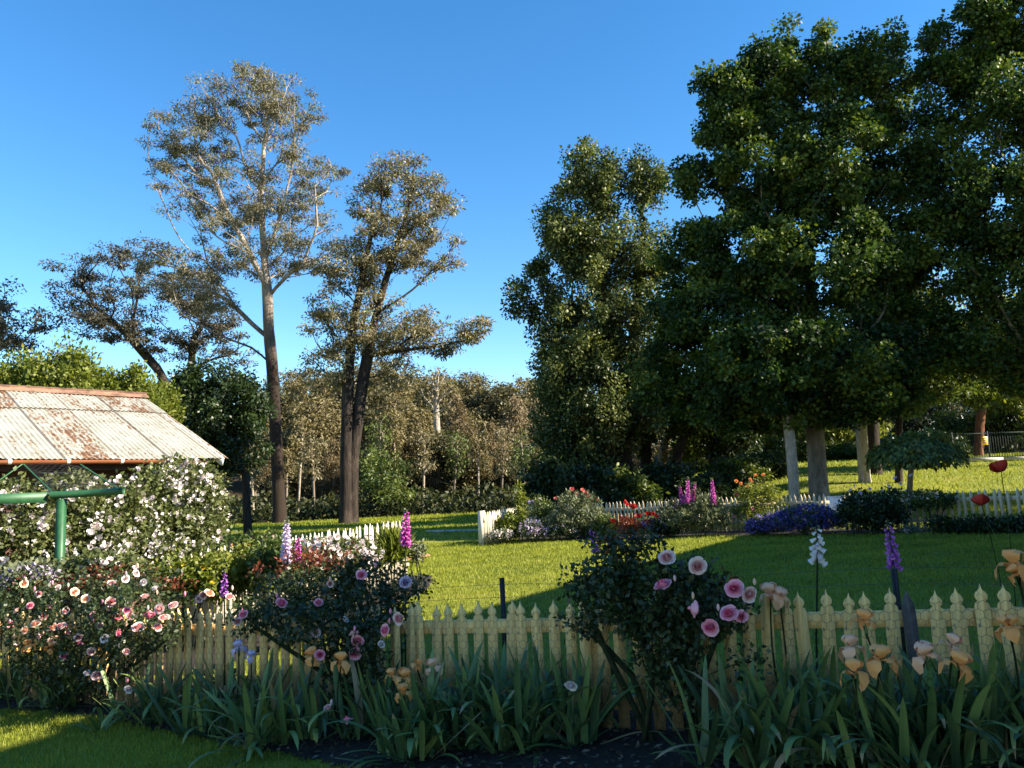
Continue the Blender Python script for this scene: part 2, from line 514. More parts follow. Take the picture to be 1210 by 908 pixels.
def rose_mesh(name, mat, seed, R=.045, layers=6, open_=1.0):
    rng = np.random.default_rng(seed); mb = MB()
    for li in range(layers):
        t = li / (layers - 1)
        n = 4 + li
        for k in range(n):
            ph = 2 * math.pi * (k + .5 * (li % 2)) / n + rng.normal() * .12
            w = 2.6 / n + .35
            rad_ = R * (.16 + .84 * t) * (1 + rng.normal() * .06)
            hh = R * (1.05 - .5 * t * open_) * (1 + rng.normal() * .06)
            curl = .5 * t * open_ * (1 + rng.normal() * .2)
            def fn(U, Vv):
                a = ph + U * w * (1 - .25 * Vv ** 4) + rng.normal(size=U.shape) * .02
                r = rad_ * (.25 + .75 * Vv ** .55) * (1 - .62 * (1 - t) ** 1.5 * Vv ** 3) + R * .25 * curl * Vv ** 4
                z = hh * (Vv - .12 * U ** 2 * Vv) - R * curl * .45 * Vv ** 4 - R * .1
                r = r * (1 - .05 * U ** 2)
                return np.stack([r * np.cos(a), r * np.sin(a), z], -1)
            V, Q = petal_grid(fn, 4, 4)
            mb.add(V, Q, a=np.clip(np.tile([-.06, .02, -.10], 3) + t * .85 + rng.normal() * .17, 0, 1))
    mb.lathe([(R * .02, -R * .5), (R * .2, -R * .35), (R * .3, -R * .1), (R * .1, R * .1)], 6)
    return mb.mesh(name, mat, True)

def simple_bloom(name, mat, seed, R=.035, n=9):
    rng = np.random.default_rng(seed); mb = MB()
    for k in range(n):
        ph = 2 * math.pi * k / n * 1.6 + rng.normal() * .3; t = k / n
        def fn(U, Vv):
            a = ph + U * .75 * (1 - .3 * Vv)
            r = R * Vv ** .7 * (.5 + .5 * t); z = R * (.75 - .55 * t) * Vv + R * .15 * (1 - U ** 2)
            return np.stack([r * np.cos(a), r * np.sin(a), z], -1)
        V, Q = petal_grid(fn, 3, 3)
        mb.add(V, Q, a=np.clip(.25 + .75 * t + rng.normal() * .15, 0, 1))
    return mb.mesh(name, mat, True)

def cluster_mesh(name, mat, seed, n=4, R=.03, spread=.06):
    """a truss of a few small roses in one bloom cluster"""
    rng = np.random.default_rng(seed); mb = MB()
    for q in range(n):
        c = rng.normal(size=3) * spread * .6; tilt = rng.normal(size=2) * .5
        R_ = R * (.75 + .5 * rng.random())
        for k in range(7):
            ph = 2 * math.pi * k / 7 * 1.7; t = k / 7
            def fn(U, Vv):
                a = ph + U * .8 * (1 - .3 * Vv)
                r = R_ * Vv ** .7 * (.45 + .55 * t); z = R_ * (.75 - .5 * t) * Vv
                x, y = r * np.cos(a), r * np.sin(a)
                return np.stack([x + z * tilt[0], y + z * tilt[1], z - x * tilt[0]], -1) + c
            V, Q = petal_grid(fn, 3, 3)
            mb.add(V, Q, a=np.clip(.2 + .8 * t + rng.normal() * .15, 0, 1))
    return mb.mesh(name, mat, True)

def iris_mesh(name, mat, seed, S=.055):
    rng = np.random.default_rng(seed); mb = MB()
    for k in range(3):                                   # falls hang down
        ph = 2 * math.pi * k / 3 + rng.normal() * .15; dr = 1 + rng.normal() * .12
        def fn(U, Vv):
            w = S * np.maximum(.17 + .25 * Vv, .60 * np.sqrt(np.clip(1 - ((Vv - .60) / .41) ** 2, 0, 1))) * np.sqrt(np.clip(1 - (np.maximum(Vv - .6, 0) / .4) ** 3, 0.02, 1))
            r = S * (.15 + 1.0 * np.sin(Vv * 1.9)); z = S * (.25 * np.sin(Vv * 3) - 1.15 * Vv ** 2.2 * dr)
            ruf = S * .13 * np.sin(Vv * 14 + np.sign(U) * 1.2 + k + seed) * U ** 2
            x = r + ruf * .6; y = U * w
            return np.stack([x * math.cos(ph) - y * math.sin(ph), x * math.sin(ph) + y * math.cos(ph), z + ruf - S * .16 * U ** 2], -1)
        V, Q = petal_grid(fn, 7, 9); mb.add(V, Q, a=np.clip(.62 + rng.normal() * .12, 0, 1))
        def beard(U, Vv):
            r = S * (.12 + .5 * Vv); y = U * S * .07
            return np.stack([r * math.cos(ph) - y * math.sin(ph), r * math.sin(ph) + y * math.cos(ph), S * (.34 - .1 * Vv) + 0 * U], -1)
        V, Q = petal_grid(beard, 2, 3); mb.add(V, Q, a=0.0)
    for k in range(3):                                   # standards rise and close
        ph = 2 * math.pi * (k + .5) / 3 + rng.normal() * .15; sp = 1 + rng.normal() * .15
        def fn(U, Vv):
            w = S * np.maximum(.2 + .2 * Vv, .66 * np.sqrt(np.clip(1 - ((Vv - .55) / .46) ** 2, 0, 1))) * np.sqrt(np.clip(1 - (np.maximum(Vv - .6, 0) / .4) ** 3, 0.02, 1))
            r = S * sp * (.12 + .62 * np.sin(Vv * 2.7)); z = S * (.1 + 1.30 * Vv - .25 * Vv ** 3)
            ruf = S * .12 * np.sin(Vv * 13 + np.sign(U) * 1.7 + k * 2 + seed) * U ** 2
            x = r + ruf - S * .35 * U ** 2 * Vv; y = U * w
            return np.stack([x * math.cos(ph) - y * math.sin(ph), x * math.sin(ph) + y * math.cos(ph), z + ruf * .5], -1)
        V, Q = petal_grid(fn, 7, 8); mb.add(V, Q, a=np.clip(.85 + rng.normal() * .12, 0, 1))
    return mb.mesh(name, mat, True)

def cup_mesh(name, mat, R=.035, n=4):
    mb = MB()
    for k in range(n):
        ph = 2 * math.pi * k / n
        def fn(U, Vv):
            a = ph + U * 1.0
            r = R * Vv ** .6 * (1.0 + .12 * np.sin(U * 4)); z = R * .8 * Vv ** 1.5
            return np.stack([r * np.cos(a), r * np.sin(a), z], -1)
        V, Q = petal_grid(fn, 5, 4); mb.add(V, Q, a=.3 + .5 * (k % 2))
    return mb.mesh(name, mat, True)

P_ROSEP = leafmat('pale_peach_petal', [(0, (.78, .34, .20)), (.5, (.86, .54, .38)), (1, (.88, .68, .54))], .25, .5, .3, (1, .85, .8))
ROSES = {}
for nm, mt in (('pink', P_PINK), ('pale', P_PALE), ('white', P_WHITE), ('peach', P_ROSEP), ('lilac', P_LILAC)):
    ROSES[nm] = [rose_mesh('rose_bloom', mt, 10 + q, .045, 6, (.85, 1.0, .6)[q]) for q in range(3)]
P_IPALE = leafmat('pale_apricot_petal', [(0, (.70, .16, .02)), (.5, (.90, .46, .24)), (1, (.93, .56, .38))], .25, .5, .3, (1, .85, .75))
IRIS = {nm: [iris_mesh('iris_flower', mt, q) for q in range(4)] for nm, mt in (('peach', P_PEACH), ('lilac', P_LILAC), ('pale', P_IPALE))}
CLUSTER = [cluster_mesh('blossoms', P_WHITE, q, 3 + q % 3, .036, .06) for q in range(5)]
POPPY = cup_mesh('poppy_flower', P_RED)

# ------------------------------------------------------------------ ground
def axis(dense_lo, dense_hi, step, lo, hi):
    a = list(np.arange(dense_lo, dense_hi + 1e-6, step)); s = step
    while a[-1] < hi: s *= 1.18; a.append(a[-1] + s)
    s = step
    while a[0] > lo: s *= 1.18; a.insert(0, a[0] - s)
    return np.array(a)

def sheet(name, xs, ys, lift, mat):
    X, Y = np.meshgrid(xs, ys)
    V = np.stack([X, Y, gz(X, Y) + lift], -1).reshape(-1, 3)
    nx = len(xs); i = np.arange(len(ys) - 1)[:, None] * nx + np.arange(nx - 1)[None]
    Q = np.stack([i, i + 1, i + 1 + nx, i + nx], -1).reshape(-1, 4)
    return MB().add(V, Q).obj(name, mat, smooth=True)

s = N('lawn_and_forest_floor')
co = s.coords()
n1 = s.noise(co, .55, 4, .6); n2 = s.noise(co, 9, 5, .7)
g1 = s.ramp(n1, [(.3, (.16, .185, .024)), (.55, (.24, .25, .032)), (.75, (.29, .265, .05))])
g2 = s.mix(s.math('MULTIPLY', n2, .45), g1, (.045, .055, .012))
ff = s.ramp(s.noise(co, .8, 6, .7), [(.3, (.030, .022, .012)), (.6, (.075, .055, .030)), (.8, (.10, .075, .045))])
sep = s.n('ShaderNodeSeparateXYZ'); s.l(co, sep.inputs[0])
edge = s.math('ADD', sep.outputs[1], s.math('MULTIPLY', s.noise(co, .25, 3), 6.0))
fm = s.math('MULTIPLY', s.math('SUBTRACT', edge, 48.0), .35); fm.node.use_clamp = True
s.col(s.mix(fm, g2, ff)); s.rough(.95); s.b.inputs['Specular IOR Level'].default_value = .1
s.bump(n2, .03, .7)
tag(sheet('ground', axis(-16, 26, .4, -520, 520), axis(-6, 50, .4, -60, 620), 0, s.m), kind='structure')

def terrain_poly(name, outline, lift, mat, cell=.12):
    """a sheet lying on the terrain, filling an outline given in plan"""
    P = np.array([p[:2] for p in outline])
    lo, hi = P.min(0), P.max(0)
    xs = np.arange(lo[0], hi[0] + cell, cell); ys = np.arange(lo[1], hi[1] + cell, cell)
    xc = (xs[:-1] + xs[1:]) / 2; yc = (ys[:-1] + ys[1:]) / 2
    XC, YC = np.meshgrid(xc, yc)
    keep = inside(P, XC.ravel(), YC.ravel()).reshape(XC.shape)
    X, Y = np.meshgrid(xs, ys)
    hump = .02 * np.sin(X * 9) * np.sin(Y * 8) * 0.4
    V = np.stack([X, Y, gz(X, Y) + lift + np.abs(hump)], -1).reshape(-1, 3)
    nx = len(xs); jj, ii = np.where(keep); i = jj * nx + ii
    Q = np.stack([i, i + 1, i + 1 + nx, i + nx], -1)
    return MB().add(V, Q).obj(name, mat, smooth=True)

def inside(P, x, y):
    c = np.zeros(len(x), bool); n = len(P); j = n - 1
    for i in range(n):
        xi, yi, xj, yj = *P[i], *P[j]
        hit = ((yi > y) != (yj > y)) & (x < (xj - xi) * (y - yi) / (yj - yi + 1e-12) + xi)
        c ^= hit; j = i
    return c

# front fence line in plan: t metres along it from the point straight ahead, growing to the left and away
FD = np.array([-.912, .411]); FN = np.array([-.411, -.912])      # direction, normal towards the camera
def FP(t, off=0.0, h=0.0):
    p = np.array([0, 5.5]) + FD * t + FN * off
    return np.array([p[0], p[1], float(gz(p[0], p[1])) + h])
def ft(px, off=0.0):
    """t on the fence line (moved off metres to the front) seen at photo column px"""
    k = (px - CX) / F; o = np.array([0, 5.5]) + FN * off
    return (o[0] - k * o[1]) / (k * FD[1] - FD[0])

s = N('garden_soil')
co = s.coords(); f = s.noise(co, 26, 7, .75)
s.col(s.ramp(f, [(.3, (.008, .006, .004)), (.6, (.028, .020, .014)), (.8, (.075, .058, .042))])); s.rough(.95)
s.bump(f, .04, 1.0); M_SOIL = s.m
BED_FRONT = [G(-60, 836), G(60, 840), G(130, 852), G(230, 872), G(330, 892), G(430, 912), G(560, 960)]
bed = [p[:2] for p in BED_FRONT] + [FP(-4.6, 1.3)[:2], FP(-4.6, -.75)[:2], FP(8.5, -.9)[:2], FP(8.5, .3)[:2]]
tag(terrain_poly('garden_bed', bed, .006, M_SOIL, .08), kind='structure')
R_EDGE = [G(575, 640)[:2], G(640, 639)[:2], G(760, 637)[:2], G(860, 634)[:2], G(1000, 632)[:2], G(1120, 630)[:2], np.array([13.2, 15.6])]
rear_bed = R_EDGE + [np.array([13.4, 17.2]), np.array([8.2, 20.9]), np.array([.9, 26.2]), np.array([-.6, 22.6])]
tag(terrain_poly('garden_bed', rear_bed, .006, M_SOIL, .2), kind='structure')
side_bed = [np.array(q) for q in ((-4.5, 8.2), (-3.2, 8.4), (-2.2, 10.8), (-1.55, 13.4), (-1.7, 15.6), (-2.3, 16), (-4.6, 10.0))]
tag(terrain_poly('garden_bed', side_bed, .006, M_SOIL, .12), kind='structure')
M_CONC = plain('old_concrete', (.42, .40, .37), .85, .2, 6)
kb = MB(); kb.beam(G(505, 629) + [0, 0, .02], G(568, 627.5) + [0, 0, .02], .35, .08)
tag(kb.obj('kerb', M_CONC), kind='structure')

# ------------------------------------------------------------------ unseen homestead beside the viewpoint, built to throw the long shade over the garden
M_BOARD = plain('cream_weatherboard', (.52, .48, .38), .6, .08, 3)
M_TRIM = plain('white_trim', (.75, .74, .70), .5, .06)
M_TIN = plain('grey_tin', (.32, .33, .34), .45, .15, 2, .3)
M_GLASS = plain('dark_glass', (.03, .04, .05), .08, .1)
HD = np.array([.543, .840]); HR = np.array([.840, -.543])
H0 = np.array([-3.95, 5.6]) + SUN_DIR[:2] / SUN_DIR[2] * 6.0 - HD * 4.0      # eave 6 m up: its shade starts at (-3.5, 5.5)
HL, HW, HH = 22.4, 11.0, 6.0
def HP(a, b, z):                                         # a along the eave, b away from the garden
    p = H0 + HD * a + HR * b
    return np.array([p[0], p[1], z])
unseen_house = empty('unseen_house', HP(HL / 2, HW / 2, 0), 'long unseen cream weatherboard homestead with grey tin roof, built to shade the garden', 'unseen_house')
w = MB(); zb = -1.0
for k in range(38):                                      # lapped boards on the garden side
    z0 = zb + k * .18
    w.poly([HP(0, .62, z0), HP(HL, .62, z0), HP(HL, .645, z0 + .18), HP(0, .645, z0 + .18)], [[0, 1, 2, 3]])
w.poly([HP(0, .66, zb), HP(0, HW - .6, zb), HP(0, HW - .6, 5.8), HP(0, HW / 2, 7.3), HP(0, .66, 5.8)], [[0, 1, 2, 3, 4]])
w.poly([HP(HL - .05, .66, zb), HP(HL - .05, HW - .6, zb), HP(HL - .05, HW - .6, 5.8), HP(HL - .05, HW / 2, 7.3), HP(HL - .05, .66, 5.8)], [[4, 3, 2, 1, 0]])
w.poly([HP(0, HW - .6, zb), HP(HL, HW - .6, zb), HP(HL, HW - .6, 5.8), HP(0, HW - .6, 5.8)], [[3, 2, 1, 0]])
w.obj('wall', M_BOARD, unseen_house)
r = MB()
for b0, b1, z0, z1 in ((0, HW / 2, HH, HH + 1.6), (HW / 2, HW, HH + 1.6, HH)):
    for dz in (0, -.06):
        q = [HP(-.3, b0, z0 + dz), HP(HL + .0, b0, z0 + dz), HP(HL + .0, b1, z1 + dz), HP(-.3, b1, z1 + dz)]
        r.poly(q, [[0, 1, 2, 3] if dz == 0 else [3, 2, 1, 0]])
r.beam(HP(-.3, .04, HH - .1), HP(HL, .04, HH - .1), .06, .2)
r.obj('roof', M_TIN, unseen_house)
for k in range(5):
    a = 2.2 + k * 4
    for z in (.9, 3.7):
        fr = MB()
        for (a0, a1, z0, z1) in ((a, a + .1, z, z + 1.5), (a + 1.1, a + 1.2, z, z + 1.5), (a + .1, a + 1.1, z, z + .1), (a + .1, a + 1.1, z + 1.4, z + 1.5), (a + .1, a + 1.1, z + .72, z + .78)):
            c = HP((a0 + a1) / 2, .58, 0)
            fr.beam(HP(a0, .58, (z0 + z1) / 2), HP(a1, .58, (z0 + z1) / 2), .07, z1 - z0)
        wn = fr.obj('window', M_TRIM, unseen_house)
        g = MB(); g.poly([HP(a + .1, .595, z + .1), HP(a + 1.1, .595, z + .1), HP(a + 1.1, .595, z + 1.4), HP(a + .1, .595, z + 1.4)], [[0, 1, 2, 3]])
        g.obj('pane', M_GLASS, wn)
# ------------------------------------------------------------------ fences
s = N('cream_picket_paint')
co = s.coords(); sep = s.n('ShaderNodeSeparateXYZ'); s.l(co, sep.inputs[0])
f = s.noise(s.mapv(co, (1, 1, .25)), 30, 6, .7)
c = s.ramp(f, [(.22, (.56, .32, .10)), (.45, (.88, .56, .20)), (.75, (.92, .65, .28))])
oi = s.n('ShaderNodeObjectInfo').outputs['Random']
c = s.mix(s.math('MULTIPLY', oi, .30), c, (.46, .32, .17))
pk = s.math('MULTIPLY', s.math('SUBTRACT', s.noise(s.mapv(co, (1, 1, .35)), 55, 4, .6), .615), 14.0); pk.node.use_clamp = True
c = s.mix(pk, c, (.20, .17, .13))                       # flaked paint, grey wood showing
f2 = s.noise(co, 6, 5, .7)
foot_tone = s.math('MULTIPLY', s.math('SUBTRACT', s.math('ADD', .30, s.math('MULTIPLY', f2, .25)), sep.outputs[2]), 6.0); foot_tone.node.use_clamp = True
c = s.mix(s.math('MULTIPLY', foot_tone, .6), c, (.06, .05, .028))  # colour darkens towards the foot of each picket
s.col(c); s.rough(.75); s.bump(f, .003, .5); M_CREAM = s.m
s = N('white_picket_paint')
co = s.coords(); f = s.noise(s.mapv(co, (1, 1, .25)), 22, 6, .7)
s.col(s.ramp(f, [(.3, (.44, .37, .27)), (.55, (.62, .55, .44)), (.8, (.70, .65, .56))])); s.rough(.7); M_WPICK = s.m
M_RPICK = plain('unlit_cream_picket_paint', (.66, .50, .31), .8, .2, 20)  # darker cream: the shade on the unlit fence front is put into the colour
M_BARE = plain('weathered_wood', (.085, .075, .075), .85, .35, 18)

FANCY = [(0, 0), (.005, -.022), (.010, -.034), (.023, -.046), (.031, -.062), (.029, -.080), (.019, -.091), (.020, -.095), (.033, -.106), (.037, -.124), (.036, -1)]
SPEAR = [(0, 0), (.012, -.03), (.026, -.07), (.033, -.10), (.033, -1)]

def picket_mesh(prof, h, th, mat, name, w=1.0):
    half = [(x * w, h + z if z > -1 else 0.0) for x, z in prof]
    out = half + [(-x, z) for x, z in half[::-1] if x > 0]
    n = len(out)
    V = [(x, -th / 2, z) for x, z in out] + [(x, th / 2, z) for x, z in out]
    faces = [list(range(n))[::-1], [n + i for i in range(n)]] + [[i, (i + 1) % n, n + (i + 1) % n, n + i] for i in range(n)]
    return MB().poly(V, faces).mesh(name, mat)

def fence(name, label, A, B, h, spacing, prof, mat, rails, th=.018, posts=(), wide=1.0, seed=3, odd=None, group=None, lean=.018):
    rng = np.random.default_rng(seed)
    A = np.asarray(A, float); B = np.asarray(B, float)
    L = np.linalg.norm(B - A); d = (B - A) / L; nrm = np.array([d[1], -d[0]])
    rz = math.atan2(d[1], d[0])
    root = empty(name, [*A, float(gz(*A))], label, 'fence', group)
    mes = [picket_mesh(prof, h * q, th, mat, 'picket', wide) for q in (.985, 1.0, 1.012)]
    n = int(L / spacing)
    for i in range(n):
        s_ = (i + .5) * spacing
        p = A + d * s_
        me = mes[i % 3] if rng.random() < .5 else mes[rng.integers(3)]
        o = inst('picket', me, root, [*p, float(gz(*p)) + rng.normal() * .006], (rng.normal() * lean * .6, rng.normal() * lean, rz + rng.normal() * .03))
        if odd and abs(i - odd[0]) < .5:
            o.data = picket_mesh(odd[2], h, th, odd[1], 'picket', wide); o['label'] = 'bare dark grey wooden picket'
    for (z, hh) in rails:
        r = MB()
        m_ = max(2, int(L / 1.2) + 1)
        for q in range(m_ - 1):
            a = A + d * L * q / (m_ - 1) + nrm * -(th / 2 + .021); b = A + d * (L * (q + 1) / (m_ - 1) - .002) + nrm * -(th / 2 + .021)
            r.beam([*a, float(gz(*a)) + z], [*b, float(gz(*b)) + z], .038, hh)
        r.obj('rail', mat, root)
    for (s_, w_, hh) in posts:
        p = A + d * s_ + nrm * -(th / 2 + .042 + w_ / 2)
        q = MB(); g = float(gz(*p)); R = np.array([[d[0], -d[1], 0], [d[1], d[0], 0], [0, 0, 1]])
        q.box((-w_ / 2, -w_ / 2, -.1), (w_ / 2, w_ / 2, hh), (R, np.array([*p, g])))
        q.obj('post', mat, root)
    return root

T0, T1 = -4.0, 7.3
# runs from its left end (t = T1) to its right end so that its front faces the camera
PICK_H = .83
odd_i = int((T1 - ft(1048)) / .115)
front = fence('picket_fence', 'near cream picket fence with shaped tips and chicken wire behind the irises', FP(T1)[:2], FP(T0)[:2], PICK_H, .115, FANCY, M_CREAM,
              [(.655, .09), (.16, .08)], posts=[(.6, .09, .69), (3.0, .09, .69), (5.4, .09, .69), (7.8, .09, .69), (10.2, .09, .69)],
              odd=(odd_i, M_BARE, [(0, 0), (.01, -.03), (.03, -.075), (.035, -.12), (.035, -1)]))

def hexnet(P0, U, Vv, lu, lv, cell, r, rng, mat, parent, name='wire_netting', bulge=.004, ground=None):
    """hexagonal wire netting spanned by directions U and Vv from P0"""
    U = np.asarray(U, float); Vv = np.asarray(Vv, float); Nn = np.cross(U, Vv); Nn /= np.linalg.norm(Nn)
    a = cell / math.sqrt(3); hu = cell; hv = 1.5 * a
    nu, nv = int(lu / hu), int(lv / hv)
    segs = []
    for j in range(nv):
        for i in range(nu):
            cx = (i + .5 * (j % 2)) * hu; cy = j * hv
            segs.append(((cx, cy + a * .5), (cx, cy - a * .5)))
            segs.append(((cx, cy + a * .5), (cx + hu / 2, cy + a)))
            segs.append(((cx, cy + a * .5), (cx - hu / 2, cy + a)))
    S = np.array(segs)                                    # n,2,2
    wob = lambda q: q + .0025 * np.stack([np.sin(q[..., 1] * 37 + q[..., 0] * 11), np.sin(q[..., 0] * 29)], -1)
    S = wob(S)
    bz = bulge * np.sin(S[..., 0] * 5.1) * np.sin(S[..., 1] * 7)
    W = np.asarray(P0) + S[..., 0, None] * U + S[..., 1, None] * Vv + bz[..., None] * Nn
    if ground is not None: W[..., 2] += ground(W[..., 0], W[..., 1])
    a_, b_ = W[:, 0], W[:, 1]
    t = b_ - a_; t /= np.linalg.norm(t, axis=1)[:, None]
    s1 = np.cross(t, Nn); n_ = len(a_)
    ring = [Nn * r + 0 * s1, s1 * r * .87 - Nn * r * .5, -s1 * r * .87 - Nn * r * .5]
    V = np.stack([a_ + ring[0], a_ + ring[1], a_ + ring[2], b_ + ring[0], b_ + ring[1], b_ + ring[2]], 1).reshape(-1, 3)
    q = np.array([[0, 1, 4, 3], [1, 2, 5, 4], [2, 0, 3, 5]])
    Q = (np.arange(n_)[:, None, None] * 6 + q[None]).reshape(-1, 4)
    return MB().add(V, Q).obj(name, mat, parent)

p = FP(T1, .02)
hexnet([p[0], p[1], 0], [-FD[0], -FD[1], 0], [0, 0, 1], T1 - T0, .80, .052, .0011, RNG, M_WIRE, front, ground=lambda x, y: gz(x, y))

C1, C2, C3, C4 = np.array([-.95, 22.3]), np.array([.55, 25.8]), np.array([8.1, 20.4]), np.array([13.4, 16.6])
fence('picket_fence', 'short bright white picket return with square corner post by the lawn opening', C1, C2, .95, .125, SPEAR, M_WPICK, [(.72, .10), (.25, .08)], posts=[(.08, .16, .98), (3.6, .1, .9)], seed=5)
fence('picket_fence', 'far cream picket fence behind the sunlit red poppies and pink foxgloves', C2, C3, .95, .125, SPEAR, M_RPICK, [(.72, .10), (.25, .08)], posts=[(2.3, .1, .9), (4.7, .1, .9), (7.1, .1, .9)], seed=6)
fence('picket_fence', 'far shaded picket fence below the sunny grass slope beside the clipped weeping tree', C3 + [.25, -.18], C4, .95, .15, SPEAR, M_RPICK, [(.72, .10), (.25, .08)], posts=[(2.2, .1, .9), (4.4, .1, .9)], wide=1.1, seed=7)
fence('picket_fence', 'white sunlit picket fence running away behind the white rose hedge', (-4.15, 9.9), (-2.2, 15.8), 1.13, .12, SPEAR, M_WPICK, [(.76, .09), (.25, .08)], posts=[(.3, .12, 1.0), (2.9, .1, .95), (6.0, .14, 1.02)], seed=8)

# steel stakes and wires over the front fence
for (px, top, off, lab) in ((593, 683, -.10, 'bare black steel stake against the sunlit lawn above the fence'), (809, 676, -.12, 'black steel stake half hidden inside the pink rose bush'),
                            (1056, 672, -.10, 'black steel stake below the purple foxglove beside the grey picket'), (424, 676, -.10, 'dark steel stake in the rose bush under a single pink bloom')):
    t = ft(px, off); b = FP(t, off); tp = pt(px, top, b[1]); b = np.array([tp[0] + .006, tp[1], float(gz(tp[0], tp[1]))])
    rt = empty('steel_stake', b, lab, 'stake', 'steel stakes behind the near fence')
    q = MB(); ax = np.array([tp[0], tp[1], tp[2]]); lo = b - [0, 0, .1]
    q.beam(lo, ax, .008, .036); q.beam(lo + [0, -.012, 0], ax + [0, -.012, 0], .028, .008); q.obj('post', M_STEEL, rt)
    q = MB()
    for k in range(5):
        c = lo + (ax - lo) * (.35 + .15 * k); q.beam(c + [-.02, .004, 0], c + [.02, .004, 0], .006, .006)
    q.obj('wire_clip', M_WIRE, rt)
for z, lab in ((.93, 'thin slack upper wire strung between steel stakes above the picket tips'), (.84, 'thin lower wire running level with the picket tips')):
    P = []
    for t in np.linspace(T1, T0, 60):
        P.append(FP(t, -.085, z + .012 * math.sin(t * 2.6) - .02 * abs(math.sin(t * 1.3))))
    q = MB(); q.tube(P, .0014, 4); tag(q.obj('fence_wire', M_WIRE), lab, 'wire')

# ------------------------------------------------------------------ shed
B_ = pt(255, 541, 13.0); TH = rad(46)
SW, SE, RISE = 3.75, float(B_[2]), 1.46
shed_g = float(gz(B_[0], B_[1]))
shed = empty('shed', (B_[0], B_[1], shed_g), 'old shed with rust stained cream corrugated iron roof and copper gutter', 'shed', rz=TH)
EH = SE - shed_g                                          # eave height in shed space
SL = 10.5
def slope(y): return EH + RISE * y / SW
s = N('rusty_corrugated_iron')
co = s.coords(); sep = s.n('ShaderNodeSeparateXYZ'); s.l(co, sep.inputs[0])
sh = s.math('FLOOR', s.math('DIVIDE', sep.outputs[0], .76)); crs = s.math('GREATER_THAN', sep.outputs[1], 2.55)
cell = s.n('ShaderNodeCombineXYZ'); s.l(sh, cell.inputs[0]); s.l(crs, cell.inputs[1])
wn = s.n('ShaderNodeTexWhiteNoise'); s.l(cell.outputs[0], wn.inputs[0])
big = s.noise(s.mapv(co, (1.2, .22, .22)), 2.4, 5, .65)
spk = s.noise(s.mapv(co, (1, .30, .30)), 22, 5, .75)
amt = s.math('ADD', s.math('MULTIPLY', s.math('SUBTRACT', wn.outputs[0], .42), .20), s.math('MULTIPLY', s.math('SUBTRACT', big, .46), .62))
rmask = s.math('MULTIPLY', s.math('SUBTRACT', s.math('ADD', spk, amt), .565), 16.0); rmask.node.use_clamp = True
paint = s.ramp(s.noise(co, 3, 5, .6), [(.3, (.29, .275, .215)), (.6, (.40, .385, .315)), (.8, (.46, .45, .39))])
rust = s.ramp(s.noise(co, 9, 5, .7), [(.3, (.085, .040, .020)), (.55, (.20, .095, .035)), (.8, (.34, .19, .075))])
c = s.mix(rmask, paint, rust)
edge = s.math('ABSOLUTE', s.math('SUBTRACT', s.math('FRACT', s.math('DIVIDE', sep.outputs[0], .76)), .5))
em = s.math('MULTIPLY', s.math('SUBTRACT', edge, .47), 60.0); em.node.use_clamp = True
lap = s.math('LESS_THAN', s.math('ABSOLUTE', s.math('SUBTRACT', sep.outputs[1], 2.55)), .02)
em = s.math('MAXIMUM', em, lap)
s.col(s.mix(s.math('MULTIPLY', em, .6), c, (.12, .085, .06))); s.rough(.55); M_IRON = s.m
def corr(y0, y1, dz, back=False):
    mb = MB(); per = .076
    xs = np.arange(-SL, .22, per / 6); ys = np.linspace(y0, y1, 6)
    X, Y = np.meshgrid(xs, ys)
    nrm = np.array([0, -RISE, SW]) / math.hypot(RISE, SW)
    wv = .0095 * np.sin(X * 2 * math.pi / per) + .010 * np.sin(X * 1.1 + Y) + dz + .006 * ((np.floor(X / .76) % 2) - .5)
    Z = slope(Y) + wv * nrm[2] * 1.0
    Yb = Y + wv * nrm[1]
    if back: Yb = 2 * SW - Yb
    V = np.stack([X, Yb, Z], -1).reshape(-1, 3); nx = len(xs)
    i = np.arange(5)[:, None] * nx + np.arange(nx - 1)[None]
    Q = np.stack([i, i + 1, i + 1 + nx, i + nx], -1).reshape(-1, 4)
    return mb, V, Q
rf = MB()
for y0, y1, dz, bk in ((-.02, 2.6, 0, False), (2.55, SW, .015, False), (-.02, SW, 0, True)):
    _, V, Q = corr(y0, y1, dz, bk); rf.add(V, Q)
roof = rf.obj('roof', M_IRON, shed, smooth=True, local=True)
M_RUSTY = plain('rusty_ridge', (.23, .125, .075), .7, .6, 5)
q = MB()
for sgn in (-1, 1):
    q.poly([[-SL, SW, slope(SW) + .075], [.25, SW, slope(SW) + .075], [.25, SW + sgn * .20, slope(SW) - .035], [-SL, SW + sgn * .20, slope(SW) - .035]], [[0, 1, 2, 3] if sgn < 0 else [3, 2, 1, 0]])
q.tube([[-SL, SW, slope(SW) + .07], [.26, SW, slope(SW) + .07]], .03, 8)
q.obj('ridge_cap', M_RUSTY, roof, local=True)
M_COPPER = plain('brown_gutter_paint', (.36, .13, .06), .35, .2, 3, .2)
q = MB(); ang = np.linspace(math.pi, 2 * math.pi, 9)
prof = np.stack([np.zeros(9), -.06 + .065 * np.cos(ang), EH - .035 + .06 * np.sin(ang)], -1)
for x0, x1 in ((-SL, -.75),):
    V = np.concatenate([prof + [x0, 0, 0], prof + [x1, 0, 0]]); q.add(V, [[i, i + 1, i + 10, i + 9] for i in range(8)])
    q.poly(prof + [x1, 0, 0], [list(range(9))])
gut = q.obj('gutter', M_COPPER, shed, smooth=True, local=True)
